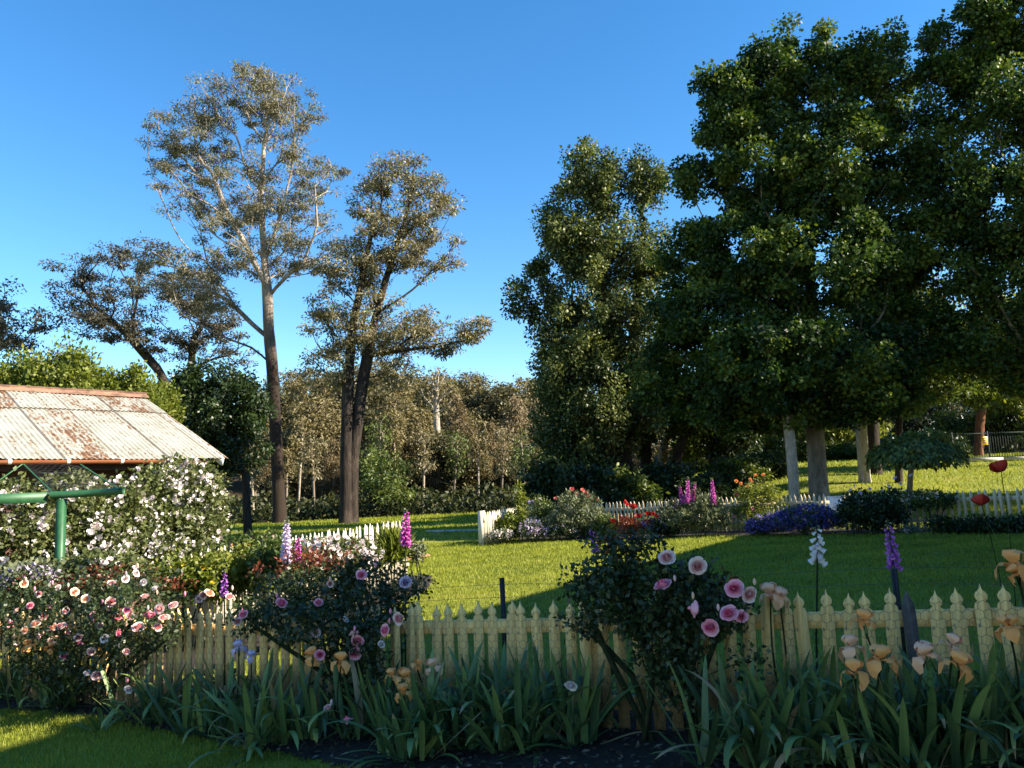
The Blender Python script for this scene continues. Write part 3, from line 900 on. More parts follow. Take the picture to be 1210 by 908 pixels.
for x in np.arange(-8.2, -.6, .74):
    q = MB(); a = np.linspace(math.pi * .95, 2 * math.pi, 9)
    p1 = np.stack([np.zeros(9), -.06 + .069 * np.cos(a), EH - .035 + .064 * np.sin(a)], -1)
    q.add(np.concatenate([p1 + [x, 0, 0], p1 + [x + .045, 0, 0]]), [[i, i + 1, i + 10, i + 9] for i in range(8)])
    q.box((x, -.06, EH - .02), (x + .045, .12, EH - .008)); q.obj('bracket', M_TRIM, gut, local=True)
M_SHEDW = plain('dark_red_boards', (.10, .045, .03), .85, .35, 4)
q = MB()
for k in range(13):
    z0 = -.3 + k * .2
    z1 = min(z0 + .2, EH - .02)
    if z1 > z0: q.poly([[-SL, .36, z0], [-.2, .36, z0], [-.2, .385, z1], [-SL, .385, z1]], [[0, 1, 2, 3]])
q.poly([[-.2, .40, -.3], [-.2, 2 * SW - .4, -.3], [-.2, 2 * SW - .4, EH + .02], [-.2, SW, slope(SW) - .1], [-.2, .40, EH + .02]], [[0, 1, 2, 3, 4]])
q.poly([[-.2, 2 * SW - .4, -.3], [-SL, 2 * SW - .4, -.3], [-SL, 2 * SW - .4, EH], [-.2, 2 * SW - .4, EH]], [[0, 1, 2, 3]])
q.obj('wall', M_SHEDW, shed, local=True)
q = MB(); a = 2 * SW
for y0, y1, z0, z1 in ((0, SW, slope(0) - .10, slope(SW) - .10), (a, SW, slope(0) - .10, slope(SW) - .10)):
    q.beam([.12, y0, z0 + .03], [.12, y1, z1 + .03], .03, .13)
q.obj('barge_board', M_TRIM, shed, local=True)
q = MB(); q.beam([-SL, .06, EH - .10], [-.1, .06, EH - .10], .03, .16); q.obj('fascia', M_SHEDW, shed, local=True)

# green frame with pitched netting in front of the shed
M_GREENP = plain('green_frame_paint', (.024, .095, .036), .5, .25, 9)
FY = 8.8
fb = at(66, FY)
fr = empty('netting_frame', fb, 'green painted timber frame carrying pitched bird netting before the shed', 'frame')
top = pt(66, 590, FY)
q = MB(); q.beam(fb - [0, 0, .2], [fb[0], fb[1], top[2]], .076, .076, (0, 1, 0)); q.obj('post', M_GREENP, fr)
q = MB(); q.beam(pt(-120, 594, FY - .3), pt(56, 588, FY - .02), .06, .115); q.obj('beam', M_GREENP, fr)
q = MB(); q.tube([pt(60, 585.5, FY - .03), pt(100, 583.5, FY + .02), pt(146, 580, FY + .06)], [.044, .042, .042], 10); q.obj('beam', M_GREENP, fr, smooth=True)
for (a, b) in (((-30, 588), (26, 549)), ((62, 582), (28, 549)), ((140, 578), (95, 549))):
    q = MB(); q.tube([pt(*a, FY), pt(*b, FY + 1.5)], .009, 6); q.obj('rafter', M_GREENP, fr)
a0, a1, a2 = pt(28, 549, FY + 1.5), pt(95, 549, FY + 1.5), pt(62, 582, FY)
hexnet(a2, (a1 - a0) / np.linalg.norm(a1 - a0), (a0 - a2) / np.linalg.norm(a0 - a2), np.linalg.norm(a1 - a0) * 1.1, np.linalg.norm(a0 - a2), .085, .0013, RNG, M_WIRE, fr, 'bird_netting', .03)

# brick edging of the side bed
s = N('terracotta_brick'); s.col(s.ramp(s.noise(s.coords(), 12, 4, .7), [(.3, (.24, .095, .055)), (.7, (.42, .20, .12))])); s.rough(.85)
be = [G(455, 667), G(480, 661.5), G(503, 658)]
eo = empty('brick_edging', be[1], 'curved strip of terracotta bricks edging the lawn near the tall magenta foxglove', 'brick edging')
q = MB(); P = np.array(be); 
for u in np.linspace(0, 2, 15)[:-1]:
    a = np.array([np.interp(u, [0, 1, 2], P[:, i]) for i in range(3)]); b = np.array([np.interp(u + .128, [0, 1, 2], P[:, i]) for i in range(3)])
    q.beam(a + [0, 0, .03], b + [0, 0, .03], .36, .07)
q.obj('brick_course', s.m, eo)

# pool fence on the slope, its concrete edge and yellow notice
PY = 35.0
M_POOL = plain('dark_green_steel', (.010, .022, .015), .85, .2)
pb = [G(px, py) for px, py in ((1128, 544), (1170, 543), (1215, 541.5), (1300, 540))]
fz = empty('pool_fence', pb[0], 'dark green tubular steel pool fence above the sunny grass slope', 'fence')
for i in range(3):
    a, b = pb[i], pb[i + 1]; d = b - a; L = np.linalg.norm(d[:2])
    for t in (0,) if i < 2 else (0, 1):
        p_ = a + d * t; q = MB(); q.beam(p_ - [0, 0, .1], p_ + [0, 0, 1.32], .06, .06, (0, 1, 0)); q.obj('post', M_POOL, fz)
    q = MB(); n = int(L / .105)
    for z in (.12, 1.22): q.beam(a + [0, 0, z], b + [0, 0, z], .04, .035)
    for k in range(1, n):
        p_ = a + d * k / n; q.beam(p_ + [0, .0, .06], p_ + [0, 0, 1.27], .018, .018, (0, 1, 0))
    q.obj('bar_panel', M_POOL, fz)
M_YEL = plain('yellow_sign_plate', (.72, .42, .02), .5, .05)
c = pt(1163.5, 521, pb[1][1] - .12)
sg = empty('notice', c, 'small yellow notice fixed to the dark green pool fence', 'sign')
q = MB(); q.box(c + [-.14, -.006, -.20], c + [.14, .006, .20]); q.obj('plate', M_YEL, sg)
q = MB()
for z, w_ in ((.10, .10), (.02, .08), (-.09, .09)): q.box(c + [-w_, -.010, z - .018], c + [w_, -.0065, z + .018])
q.obj('print', M_STEEL, sg)
q = MB()
for i in range(3):
    q.beam(pb[i] + [0, -.5, -.02], pb[i + 1] + [0, -.5, -.02], 1.6, .16)
tag(q.obj('path', M_CONC), kind='structure')

# white painted box beside the big trunk
c = at(990, 21.6)
wb = empty('storage_box', c, 'plain white painted box standing just behind the far fence by the big trunk', 'box')
q = MB(); q.box(c + [-.19, -.2, -.05], c + [.21, .2, .74]); q.obj('body', M_TRIM, wb)
q = MB(); q.box(c + [-.205, -.215, .743], c + [.225, .215, .765]); q.obj('lid', M_TRIM, wb)

# ------------------------------------------------------------------ trees
def sway(rng, pts_): return pts_
# the tall gum
B_TALL = barkmat('tall_gum_bark', (.12, .095, .078), (.40, .335, .28))
_n = N('two_tone_bark'); _t = B_TALL.node_tree; _b = _t.nodes['Principled BSDF']
_src = _b.inputs['Base Color'].links[0].from_socket                    # bark colour darker on the lower bole, tan above
_tc = _t.nodes.new('ShaderNodeTexCoord'); _sp = _t.nodes.new('ShaderNodeSeparateXYZ'); _t.links.new(_tc.outputs['Object'], _sp.inputs[0])
_mr = _t.nodes.new('ShaderNodeMapRange'); _mr.inputs[1].default_value = 9.0; _mr.inputs[2].default_value = 15.0; _t.links.new(_sp.outputs[2], _mr.inputs[0])
_mx = _t.nodes.new('ShaderNodeMix'); _mx.data_type = 'RGBA'; _t.links.new(_mr.outputs[0], _mx.inputs[0]); _mx.inputs[6].default_value = (.030, .021, .016, 1)
_t.links.new(_src, _mx.inputs[7]); _t.links.new(_mx.outputs[2], _b.inputs['Base Color'])
bpy.data.materials.remove(_n.m)
def limb(Y, pts_): return np.array([pt(a, b, Y + d) for a, b, d in pts_])
tree('gum_tree', 'tallest sparse gum tree with single dark trunk and airy grey brown crown against sky',
     [trunkline(331, 44, [(326, 520), (322, 440), (317, 385), (316, 350), (312, 300), (308, 240), (312, 170)]),
      limb(44, [(318, 400, 0), (300, 385, .2), (270, 355, .5), (230, 335, .8), (190, 300, 1)]), limb(44, [(317, 352, 0), (330, 335, -.2), (358, 310, -.5), (375, 270, -.8), (372, 220, -1)]),
      limb(44, [(315, 340, 0), (296, 300, -.5), (268, 250, -.8), (245, 190, -1)]), limb(44, [(313, 310, 0), (330, 260, .5), (345, 200, .8), (350, 140, 1)]), limb(44, [(320, 430, 0), (300, 412, -.2), (255, 395, -.6), (215, 372, -.8)])],
     [EL(300, 125, 44, 75, 40), EL(345, 150, 44, 45, 52), EL(225, 165, 44, 58, 50), EL(260, 225, 44, 80, 55), EL(345, 225, 44, 50, 55), EL(300, 290, 44, 75, 45),
      EL(375, 295, 44, 38, 40), EL(215, 325, 44, 70, 26), EL(165, 300, 44, 30, 16), EL(385, 205, 44, 25, 35), EL(300, 108, 44, 50, 24), EL(245, 350, 44, 40, 25), EL(180, 200, 44, 18, 14)],
     .34, L_GUM, B_TALL, n_tips=640, per=105, sig=.56, L=.18, W=.06, seed=21, bare=.22, step=.7, minfrac=.35, shell=.3, droop=.6, up=.2, rtip=.019, pl=.45, flat=.5, thick=.010, flare=1.5)
# the twin-stemmed gum
tree('gum_tree', 'leafy gum tree with two dark stems joined near the ground behind white picket fence',
     [trunkline(409, 40, [(409, 540), (411, 455), (416, 390), (428, 330), (440, 270)]), trunkline(415, 40.2, [(417, 540), (428, 455), (440, 390), (456, 330), (478, 260), (490, 220)]),
      limb(40, [(436, 420, 0), (470, 415, -.4), (510, 410, -.7), (550, 395, -1)])],
     [EL(470, 212, 40, 42, 32), EL(508, 245, 40, 40, 42), EL(455, 280, 40, 60, 45), EL(512, 300, 40, 40, 26), EL(420, 320, 40, 45, 35), EL(400, 385, 40, 45, 40), EL(455, 385, 40, 60, 40),
      EL(525, 400, 40, 48, 18), EL(562, 388, 40, 20, 18), EL(470, 440, 40, 40, 20), EL(385, 430, 40, 35, 28), EL(435, 240, 40, 25, 25)],
     .31, L_GUM2, B_DARK, n_tips=470, per=105, sig=.60, L=.18, W=.07, seed=22, bare=.16, step=.6, minfrac=.45, shell=.35, droop=.5, up=.3, rtip=.013, pl=.4, flat=.55, thick=.009, flare=1.5)
# the dark spreading wattle behind the shed
tree('wattle_tree', 'dark spreading flat topped tree with leaning bare limbs behind the shed roof',
     [trunkline(225, 52, [(218, 520), (205, 470), (185, 435), (150, 395), (110, 360)]), trunkline(232, 52.5, [(228, 520), (225, 450), (228, 400)])],
     [EL(120, 320, 52, 55, 18), EL(95, 350, 52, 45, 22), EL(160, 300, 52, 40, 16), EL(175, 345, 52, 50, 22), EL(140, 385, 52, 60, 22), EL(225, 350, 52, 40, 30), EL(250, 375, 52, 35, 30), EL(195, 405, 52, 45, 22), EL(265, 410, 52, 40, 25)],
     .30, L_ACACIA, B_DARK, n_tips=380, per=85, sig=.7, L=.21, W=.085, seed=23, bare=.2, step=.8, minfrac=.35, shell=.3, droop=.2, up=.6, rtip=.018, pl=.15, flat=.4, thick=.011)
tree('wattle_tree', 'dark tree with pale bare limb reaching in from the edge above the lime bushes',
     [trunkline(-40, 47, [(-35, 480), (-25, 430), (-30, 390)])],
     [EL(0, 385, 47, 25, 28), EL(-35, 370, 47, 45, 40), EL(15, 410, 47, 22, 12), EL(50, 378, 47, 22, 10), EL(-50, 420, 47, 40, 30), EL(5, 345, 47, 14, 16)],
     .35, L_ACACIA, B_TAN, n_tips=150, per=60, sig=.7, L=.24, W=.11, seed=24, step=.7, minfrac=.4, droop=.3, rtip=.018, flat=.5, thick=.011, pl=.15)
# lime bushes behind the shed
for i, (px, Y, rx, tp, sd, lab) in enumerate(((20, 27, 42, 425, 1, 'blue tinged lime green tree behind the shed ridge, beside the dark reaching tree'), (78, 26, 44, 412, 2, 'tallest lime green bushy tree rising over the shed ridge'),
                                              (140, 27, 42, 432, 3, 'lower lime green bushy tree behind the ridge end of the shed'), (-45, 26, 45, 425, 4, 'lime green tree cut by the photo edge behind the shed'), (186, 29, 20, 455, 5, 'small lime green bush peeping past the shed ridge end'))):
    tree('bushy_tree', lab, [trunkline(px, Y, [(px, 560), (px, 500)])],
         [EL(px, (tp + 560) / 2, Y, rx, (560 - tp) / 2 * .9), EL(px - rx * .5, tp + 40, Y, rx * .5, 34), EL(px + rx * .4, tp + 30, Y, rx * .45, 28), EL(px, tp + 22, Y, rx * .35, 22)],
         .14, L_LIME, B_DARK, n_tips=120, per=95, sig=.42, L=.15, W=.08, seed=30 + sd, step=.4, minfrac=.2, droop=-.3, up=.4, flat=1.2, thick=.012)
# dark evergreen by the shed
tree('evergreen_tree', 'dense dark green round evergreen between the shed roof and the tall gum',
     [trunkline(293, 33, [(290, 560), (282, 530)])],
     [EL(262, 490, 33, 55, 42), EL(245, 455, 33, 35, 24), EL(285, 470, 33, 32, 34), EL(235, 520, 33, 45, 40), EL(275, 535, 33, 42, 26), EL(225, 480, 33, 35, 40)],
     .17, L_DARK, B_DARK, n_tips=240, per=130, sig=.52, L=.17, W=.095, seed=40, step=.5, minfrac=.5, droop=.2, flat=.8, thick=.012)

# the tall poplar-like broadleaf in the middle
tree('broadleaf_tree', 'tall two topped dense dark broadleaf tree in the middle with sunlit flank',
     [trunkline(716, 34, [(716, 540), (714, 440), (712, 330), (706, 240)]), trunkline(735, 34.5, [(738, 540), (745, 440), (755, 330), (762, 260)])],
     [EL(697, 185, 34, 14, 26), EL(716, 192, 34, 15, 28), EL(757, 200, 34, 12, 26), EL(776, 222, 34, 11, 26), EL(618, 360, 34, 16, 20), EL(655, 250, 34, 16, 26), EL(692, 215, 34, 34, 46), EL(722, 225, 34, 30, 40), EL(765, 225, 34, 25, 42), EL(668, 290, 34, 36, 46), EL(715, 310, 34, 50, 55), EL(762, 300, 34, 30, 55), EL(640, 350, 34, 40, 38),
      EL(685, 395, 34, 55, 50), EL(745, 395, 34, 45, 60), EL(665, 440, 34, 44, 50), EL(700, 480, 34, 60, 60), EL(690, 545, 34, 44, 45), EL(755, 480, 34, 40, 50), EL(660, 500, 34, 30, 50)],
     .42, L_POPLAR, B_DARK, n_tips=680, per=190, sig=.50, L=.15, W=.095, seed=41, step=.6, minfrac=.12, droop=.25, up=.5, flat=1.15, thick=.014, shell=.25, cvar=.7)
# the big liquidambar
tree('liquidambar_tree', 'huge dark green broadleaf tree with thick grey trunk behind the white box',
     [trunkline(968, 26.5, [(964, 530), (960, 470), (958, 380), (955, 260), (950, 150)])],
     [EL(935, 60, 26.5, 18, 42), EL(968, 58, 26.5, 20, 40), EL(1012, 80, 26.5, 18, 38), EL(1058, 62, 27, 14, 34), EL(895, 70, 26.5, 16, 34), EL(840, 110, 26.5, 18, 36), EL(820, 215, 26.5, 20, 20), EL(825, 300, 26.5, 30, 40), EL(955, 110, 26.5, 42, 55), EL(905, 105, 26.5, 42, 60), EL(865, 130, 26.5, 40, 55), EL(1010, 100, 26.5, 45, 60), EL(1055, 90, 27.5, 28, 50), EL(840, 190, 26.5, 34, 34), EL(900, 200, 26, 70, 70), EL(985, 200, 25.5, 70, 80), EL(1060, 190, 27, 45, 70),
      EL(880, 300, 26, 75, 60), EL(965, 310, 24.8, 80, 70), EL(1040, 310, 26, 60, 70), EL(850, 385, 26, 65, 55), EL(800, 340, 27.5, 25, 45), EL(810, 430, 27, 55, 50), EL(900, 430, 24.6, 70, 55), EL(985, 420, 24.8, 65, 50), EL(1050, 420, 26, 55, 45), EL(855, 490, 26, 40, 28), EL(1010, 475, 25, 40, 28), EL(790, 300, 27.5, 18, 26), EL(788, 380, 27, 26, 40), EL(775, 450, 27, 30, 34), EL(830, 480, 26.5, 34, 26), EL(930, 490, 25.2, 30, 18), EL(1050, 470, 26, 40, 24), EL(905, 500, 26, 26, 18)],
     .30, L_MAPLE, B_GREY, n_tips=1050, per=205, sig=.52, L=.135, W=.11, seed=42, step=.55, minfrac=.2, droop=.45, up=.55, flat=.7, thick=.012, shell=.5, cvar=.75, flare=1.3)
# the tree that closes the view on that side
tree('liquidambar_tree', 'dark green broadleaf tree cut by the photo edge with sky glinting through its leaves',
     [trunkline(1262, 24.6, [(1258, 480), (1250, 380), (1240, 250), (1235, 120)])],
     [EL(1150, 40, 24.6, 55, 50), EL(1215, 10, 24.6, 70, 70), EL(1120, 110, 24.6, 40, 55), EL(1190, 130, 24.1, 70, 75), EL(1280, 110, 24.6, 80, 90), EL(1120, 220, 24.6, 45, 55), EL(1185, 250, 24.1, 65, 70), EL(1270, 250, 24.6, 80, 80),
      EL(1130, 320, 25.0, 45, 45), EL(1195, 350, 24.6, 60, 50), EL(1290, 370, 24.6, 80, 60), EL(1160, 410, 25.0, 50, 30), EL(1230, -60, 24.6, 70, 50), EL(1098, 170, 24.8, 26, 40), EL(1092, 265, 25, 28, 36), EL(1098, 70, 25, 18, 30), EL(1100, 370, 25.2, 30, 26), EL(1120, 420, 25.4, 30, 20), EL(1185, 455, 25.2, 34, 16)],
     .36, L_MAPLE, B_GREY, n_tips=760, per=210, sig=.50, L=.13, W=.10, seed=43, step=.5, minfrac=.25, droop=.15, up=.6, flat=.85, thick=.012, shell=.45, cvar=.55)
tree('liquidambar_tree', 'unseen broad dark green tree added out of view to shade the far fence',
     [np.array([[22, 21.5, float(gz(22, 21.5))], [22, 21.5, 4], [22, 21.5, 9]])],
     [[22, 21.5, 7.5, 3.6, 3.6, 3.0], [22, 21.5, 11, 2.6, 2.6, 2.6], [24, 20.5, 6, 3, 3, 2.4]],
     .30, L_MAPLE, B_GREY, n_tips=160, per=110, sig=.7, L=.24, W=.19, seed=44, step=.6, flat=.85, thick=.02)  # unseen tree, added for the shade it casts on the far fence

# trunks standing under and beside the big trees, each carrying its own crown
tree('slender_tree', 'slender leaning pale trunked tree between the peach roses and thick grey trunk',
     [trunkline(940, 25.0, [(936, 545), (932, 505), (928, 450), (925, 380)])],
     [EL(905, 440, 25.5, 40, 35), EL(930, 380, 26, 30, 50), EL(945, 460, 25.5, 30, 18)], .17, L_MAPLE, B_PALE, n_tips=90, per=90, sig=.5, L=.18, W=.13, seed=51, step=.5, minfrac=.5, flat=.8, thick=.012, flare=1.2)
tree('slender_tree', 'straight pale trunked tree standing on the lit grass beside a dark trunk',
     [trunkline(1022, 30.0, [(1019, 530), (1016, 480), (1012, 400)])],
     [EL(1010, 420, 30.5, 45, 45), EL(1030, 350, 31, 40, 50)], .21, L_MAPLE, B_PALE, n_tips=100, per=90, sig=.55, L=.2, W=.14, seed=52, step=.5, minfrac=.6, flat=.8, thick=.012, flare=1.2)
tree('slender_tree', 'dark trunked tree close behind the straight pale trunk on the grass',
     [trunkline(1034, 32.5, [(1032, 530), (1030, 480), (1036, 400)])],
     [EL(1050, 420, 33, 50, 45), EL(1075, 380, 33, 45, 55), EL(1040, 330, 33, 45, 50)], .25, L_UNDER, B_DARK, n_tips=120, per=90, sig=.6, L=.2, W=.13, seed=53, step=.5, minfrac=.5, flat=.8, thick=.012)
tree('red_barked_tree', 'tree with glowing red brown trunk behind the pool fence notice',
     [trunkline(1156, 38.5, [(1158, 500), (1161, 470), (1170, 430)])],
     [EL(1160, 420, 38.5, 50, 30), EL(1195, 440, 38.5, 40, 28), EL(1125, 440, 38.5, 40, 28), EL(1165, 380, 38.5, 50, 30)], .21, L_LIME, B_RUST, n_tips=150, per=80, sig=.8, L=.24, W=.14, seed=54, step=.6, minfrac=.5, flat=.7, thick=.014)
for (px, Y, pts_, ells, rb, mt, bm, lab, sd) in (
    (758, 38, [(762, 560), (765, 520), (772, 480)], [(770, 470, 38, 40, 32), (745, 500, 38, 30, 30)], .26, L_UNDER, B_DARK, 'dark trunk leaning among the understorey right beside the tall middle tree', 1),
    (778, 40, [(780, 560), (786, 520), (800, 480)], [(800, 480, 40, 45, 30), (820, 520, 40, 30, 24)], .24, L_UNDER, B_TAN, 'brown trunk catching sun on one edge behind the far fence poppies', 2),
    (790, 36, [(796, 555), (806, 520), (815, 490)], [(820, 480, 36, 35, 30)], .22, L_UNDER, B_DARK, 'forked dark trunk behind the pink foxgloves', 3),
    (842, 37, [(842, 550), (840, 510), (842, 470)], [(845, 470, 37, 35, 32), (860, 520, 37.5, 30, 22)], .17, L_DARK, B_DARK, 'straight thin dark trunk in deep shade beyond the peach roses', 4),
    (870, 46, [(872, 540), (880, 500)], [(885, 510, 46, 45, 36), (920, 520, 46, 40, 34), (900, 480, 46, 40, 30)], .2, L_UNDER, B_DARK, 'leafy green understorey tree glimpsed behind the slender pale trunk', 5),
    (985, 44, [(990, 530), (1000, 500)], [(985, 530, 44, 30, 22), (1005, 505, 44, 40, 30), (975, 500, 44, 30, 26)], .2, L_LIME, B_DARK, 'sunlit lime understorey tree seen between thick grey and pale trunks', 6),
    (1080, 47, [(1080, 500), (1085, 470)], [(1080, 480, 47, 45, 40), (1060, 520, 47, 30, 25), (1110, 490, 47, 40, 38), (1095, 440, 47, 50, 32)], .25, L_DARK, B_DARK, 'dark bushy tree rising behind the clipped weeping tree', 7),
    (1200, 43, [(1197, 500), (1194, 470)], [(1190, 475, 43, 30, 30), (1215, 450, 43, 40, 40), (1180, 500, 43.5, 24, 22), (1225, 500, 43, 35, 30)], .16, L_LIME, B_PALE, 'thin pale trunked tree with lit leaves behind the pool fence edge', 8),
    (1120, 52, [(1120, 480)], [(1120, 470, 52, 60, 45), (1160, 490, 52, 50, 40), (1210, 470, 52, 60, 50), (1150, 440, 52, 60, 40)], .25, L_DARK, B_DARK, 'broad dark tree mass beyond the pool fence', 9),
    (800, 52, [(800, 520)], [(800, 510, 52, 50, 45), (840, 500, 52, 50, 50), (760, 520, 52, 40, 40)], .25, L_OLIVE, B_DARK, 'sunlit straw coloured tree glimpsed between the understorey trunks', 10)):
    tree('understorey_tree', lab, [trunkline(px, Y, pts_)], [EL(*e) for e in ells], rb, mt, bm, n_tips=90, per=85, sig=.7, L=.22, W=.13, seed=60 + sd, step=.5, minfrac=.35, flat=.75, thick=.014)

# clipped weeping tree on a stem
ct = at(1076, 22.5)
def weep(mb, A, par, tips, rng):
    n = 5200; th = rng.random(n) * 2 * math.pi; q = rng.random(n) ** .5
    c0 = pt(1082, 540, 22.5); rx, rz = 1.30, .78
    C = c0 + np.stack([rx * q * np.cos(th) * 1.0, rx * q * np.sin(th) * .95, rz * np.sqrt(np.maximum(0, 1 - q ** 2)) - .15 - .22 * rng.random(n) * q], -1)
    D = np.stack([np.cos(th) * .6, np.sin(th) * .6, -1.0 + 0 * th], -1) + rng.normal(size=(n, 3)) * .25
    leaves(C, D, np.stack([np.cos(th) * q, np.sin(th) * q, .8 + 0 * th], -1) + rng.normal(size=(n, 3)) * .3, .15, .085, rng.random(n), mb)
tree('clipped_tree', 'small mushroom shaped weeping tree on a single stem above the far fence',
     [trunkline(1076, 22.5, [(1075, 575), (1078, 535)])], [EL(1082, 532, 22.5, 46, 20)], .075, L_SHRUB, B_GREY, n_tips=60, per=40, sig=.22, L=.14, W=.08, seed=70, step=.25, minfrac=.85, flat=.6, thick=.006, flare=1.1, extra=weep)

# ------------------------------------------------------------------ the wooded bank behind: individual trees in three habits
def proto(name, label, group, ells, rb, mt, bm, seed, **kw):
    Y = 80.0; b = at(700, Y)
    E_ = [[b[0] + e[0], Y + e[1], b[2] + e[2], *e[3:]] for e in ells]
    tr = [b, b + [.1, 0, 4], b + [.3, .2, 8]]
    return tree(name, label, [np.array(tr)], E_, rb, mt, bm, seed=seed, group=group, **kw), b
P1, b1 = proto('gum_tree', 'olive grey gum tree standing in the wooded bank beyond the lawn', 'grey gums of the wooded bank',
               [(0, 0, 10, 2.6, 2.6, 2.6), (1.4, 0, 7.5, 2.4, 2.4, 2.2), (-1.5, .5, 7, 2.4, 2.4, 2), (.2, 0, 4.2, 2.8, 2.8, 1.8)], .22, L_OLIVE, B_TAN, 81, n_tips=170, per=75, sig=.75, L=.34, W=.15, step=.9, minfrac=.15, droop=.9, up=.2, rtip=.02, flat=1.0, thick=.02)
P2, b2 = proto('casuarina_tree', 'tapering ochre brown drooping tree in the wooded bank beyond the lawn', 'ochre drooping trees of the wooded bank',
               [(0, 0, 10.5, 1.3, 1.3, 2.2), (0, 0, 7.5, 2.2, 2.2, 2.6), (.2, 0, 4.2, 2.7, 2.7, 2.4), (0, 0, 2.2, 2.4, 2.4, 1.4)], .18, L_OLIVE2, B_TAN, 82, n_tips=190, per=75, sig=.62, L=.36, W=.12, step=.9, minfrac=.1, droop=1.3, up=.1, rtip=.02, flat=1.5, thick=.02)
P3, b3 = proto('broadleaf_tree', 'rounded dark olive tree low in the wooded bank beyond the lawn', 'dark round trees of the wooded bank',
               [(0, 0, 8, 3.0, 3.0, 2.4), (1.8, 0, 5.5, 2.6, 2.6, 2.2), (-1.8, 0, 5, 2.6, 2.6, 2.2), (0, 0, 3, 3, 3, 1.8)], .24, leafmat('dark_olive_leaf', greens((.035, .036, .016), (.085, .078, .032), (.15, .13, .06)), .25, .5), B_DARK, 83, n_tips=170, per=80, sig=.8, L=.34, W=.2, step=.9, minfrac=.1, droop=.3, up=.5, rtip=.02, flat=.8, thick=.02)
PR = {1: (P1, 12.6), 2: (P2, 12.7), 3: (P3, 10.4)}
first = {1: True, 2: True, 3: True}
bank = [  # column, top row, distance, habit
    (478, 470, 58, 1), (545, 468, 62, 2), (612, 470, 64, 2), (585, 500, 60, 2), (375, 470, 60, 1), (350, 500, 62, 3), (640, 475, 70, 2), (520, 440, 84, 1), (500, 478, 72, 3), (555, 440, 96, 1), (590, 452, 92, 3), (465, 430, 92, 1),
    (620, 446, 100, 1), (430, 450, 84, 3), (395, 442, 92, 1), (360, 440, 100, 1), (330, 462, 84, 3), (300, 470, 76, 1), (650, 440, 110, 3), (575, 462, 110, 3), (540, 452, 112, 3), (505, 446, 118, 1), (480, 440, 120, 3), (445, 425, 112, 1),
    (410, 430, 116, 3), (340, 440, 120, 1), (270, 480, 90, 3), (235, 500, 80, 1), (200, 500, 84, 3), (160, 505, 90, 1), (530, 510, 56, 3), (395, 520, 56, 2), (455, 520, 54, 3), (690, 470, 90, 1), (730, 480, 84, 3), (770, 490, 80, 2),
    (820, 480, 80, 1), (860, 470, 88, 3), (900, 470, 84, 1), (940, 470, 90, 3), (985, 460, 88, 1), (1030, 450, 86, 3), (1075, 440, 84, 1), (1120, 430, 84, 3), (1170, 425, 84, 1), (1220, 420, 84, 3), (630, 520, 58, 3), (600, 545, 56, 3),
    (120, 490, 100, 3), (60, 480, 100, 1), (0, 470, 100, 3), (320, 530, 58, 2), (570, 530, 56, 1), (345, 545, 54, 3), (660, 500, 62, 1), (515, 545, 55, 2)]
brng = np.random.default_rng(5)
for (px, ty, Y, k) in bank:
    pr, hgt = PR[k]
    o = pr if first[k] else copy_tree(pr)
    first[k] = False
    b = at(px, Y); h = pt(px, ty, Y)[2] - b[2]
    q = h / hgt
    o.location = b; o.scale = (q * (.9 + .5 * brng.random()), q * (.9 + .4 * brng.random()), q)
    o.rotation_euler = (0, 0, brng.random() * 6.28)

for i, (px, tp, Y, ln) in enumerate(((352, 505, 52, 3), (372, 520, 50, -2), (446, 500, 52, 2), (470, 495, 53, -3), (500, 515, 51, 1), (535, 520, 52, 3), (566, 505, 53, -1), (592, 515, 52, 2), (622, 520, 50, -3), (338, 530, 49, 1), (300, 530, 49, -2), (650, 530, 49, 2))):
    tree('sapling', 'thin pale gum sapling with sparse crown at the foot of the wooded bank', [trunkline(px, Y, [(px + ln, (tp + 600) / 2), (px + ln * 2, tp)])],
         [EL(px + ln, tp + 8, Y, 14, 18), EL(px + ln * 2, tp + 30, Y, 12, 14)], .075, (L_OLIVE, L_GUM2, L_SHRUB)[i % 3], (B_PALE, B_TAN)[i % 2], n_tips=34, per=22, sig=.45, L=.22, W=.09, seed=600 + i, step=.5, minfrac=.4, droop=.6, thick=.012, flare=1.2, group='saplings at the foot of the bank')
for (px, Y, ells, lm, lab, sd) in ((1062, 29.5, [(1062, 360, 29.5, 26, 30), (1090, 400, 29.5, 34, 30), (1052, 440, 29.5, 30, 24), (1100, 455, 29.5, 34, 22)], L_UNDER, 'young bright green broadleaf tree glowing between the two big dark crowns', 1),
                                   (1228, 33, [(1180, 405, 33, 34, 26), (1205, 380, 33, 28, 30), (1215, 440, 33, 30, 30), (1150, 470, 33, 24, 14)], L_UNDER, 'light green broadleaf tree hanging over the pool fence beside the red trunk', 2)):
    tree('understorey_tree', lab, [trunkline(px, Y, [(px, 500), (px + 3, 440)])], [EL(*e) for e in ells], .13, lm, B_DARK, n_tips=110, per=85, sig=.55, L=.17, W=.11, seed=620 + sd, step=.5, minfrac=.4, flat=.6, thick=.012)
tree('dead_topped_gum', 'pale gum with bare white limbs showing among the olive trees of the bank',
     [trunkline(518, 66, [(517, 520), (515, 480), (517, 455)])], [EL(517, 455, 66, 14, 22), EL(505, 470, 66, 14, 14), EL(530, 470, 66, 12, 14)], .28, L_OLIVE, B_PALE, n_tips=60, per=10, sig=.5, L=.3, W=.12, seed=90, step=.8, minfrac=.5, rtip=.04, thick=.02)
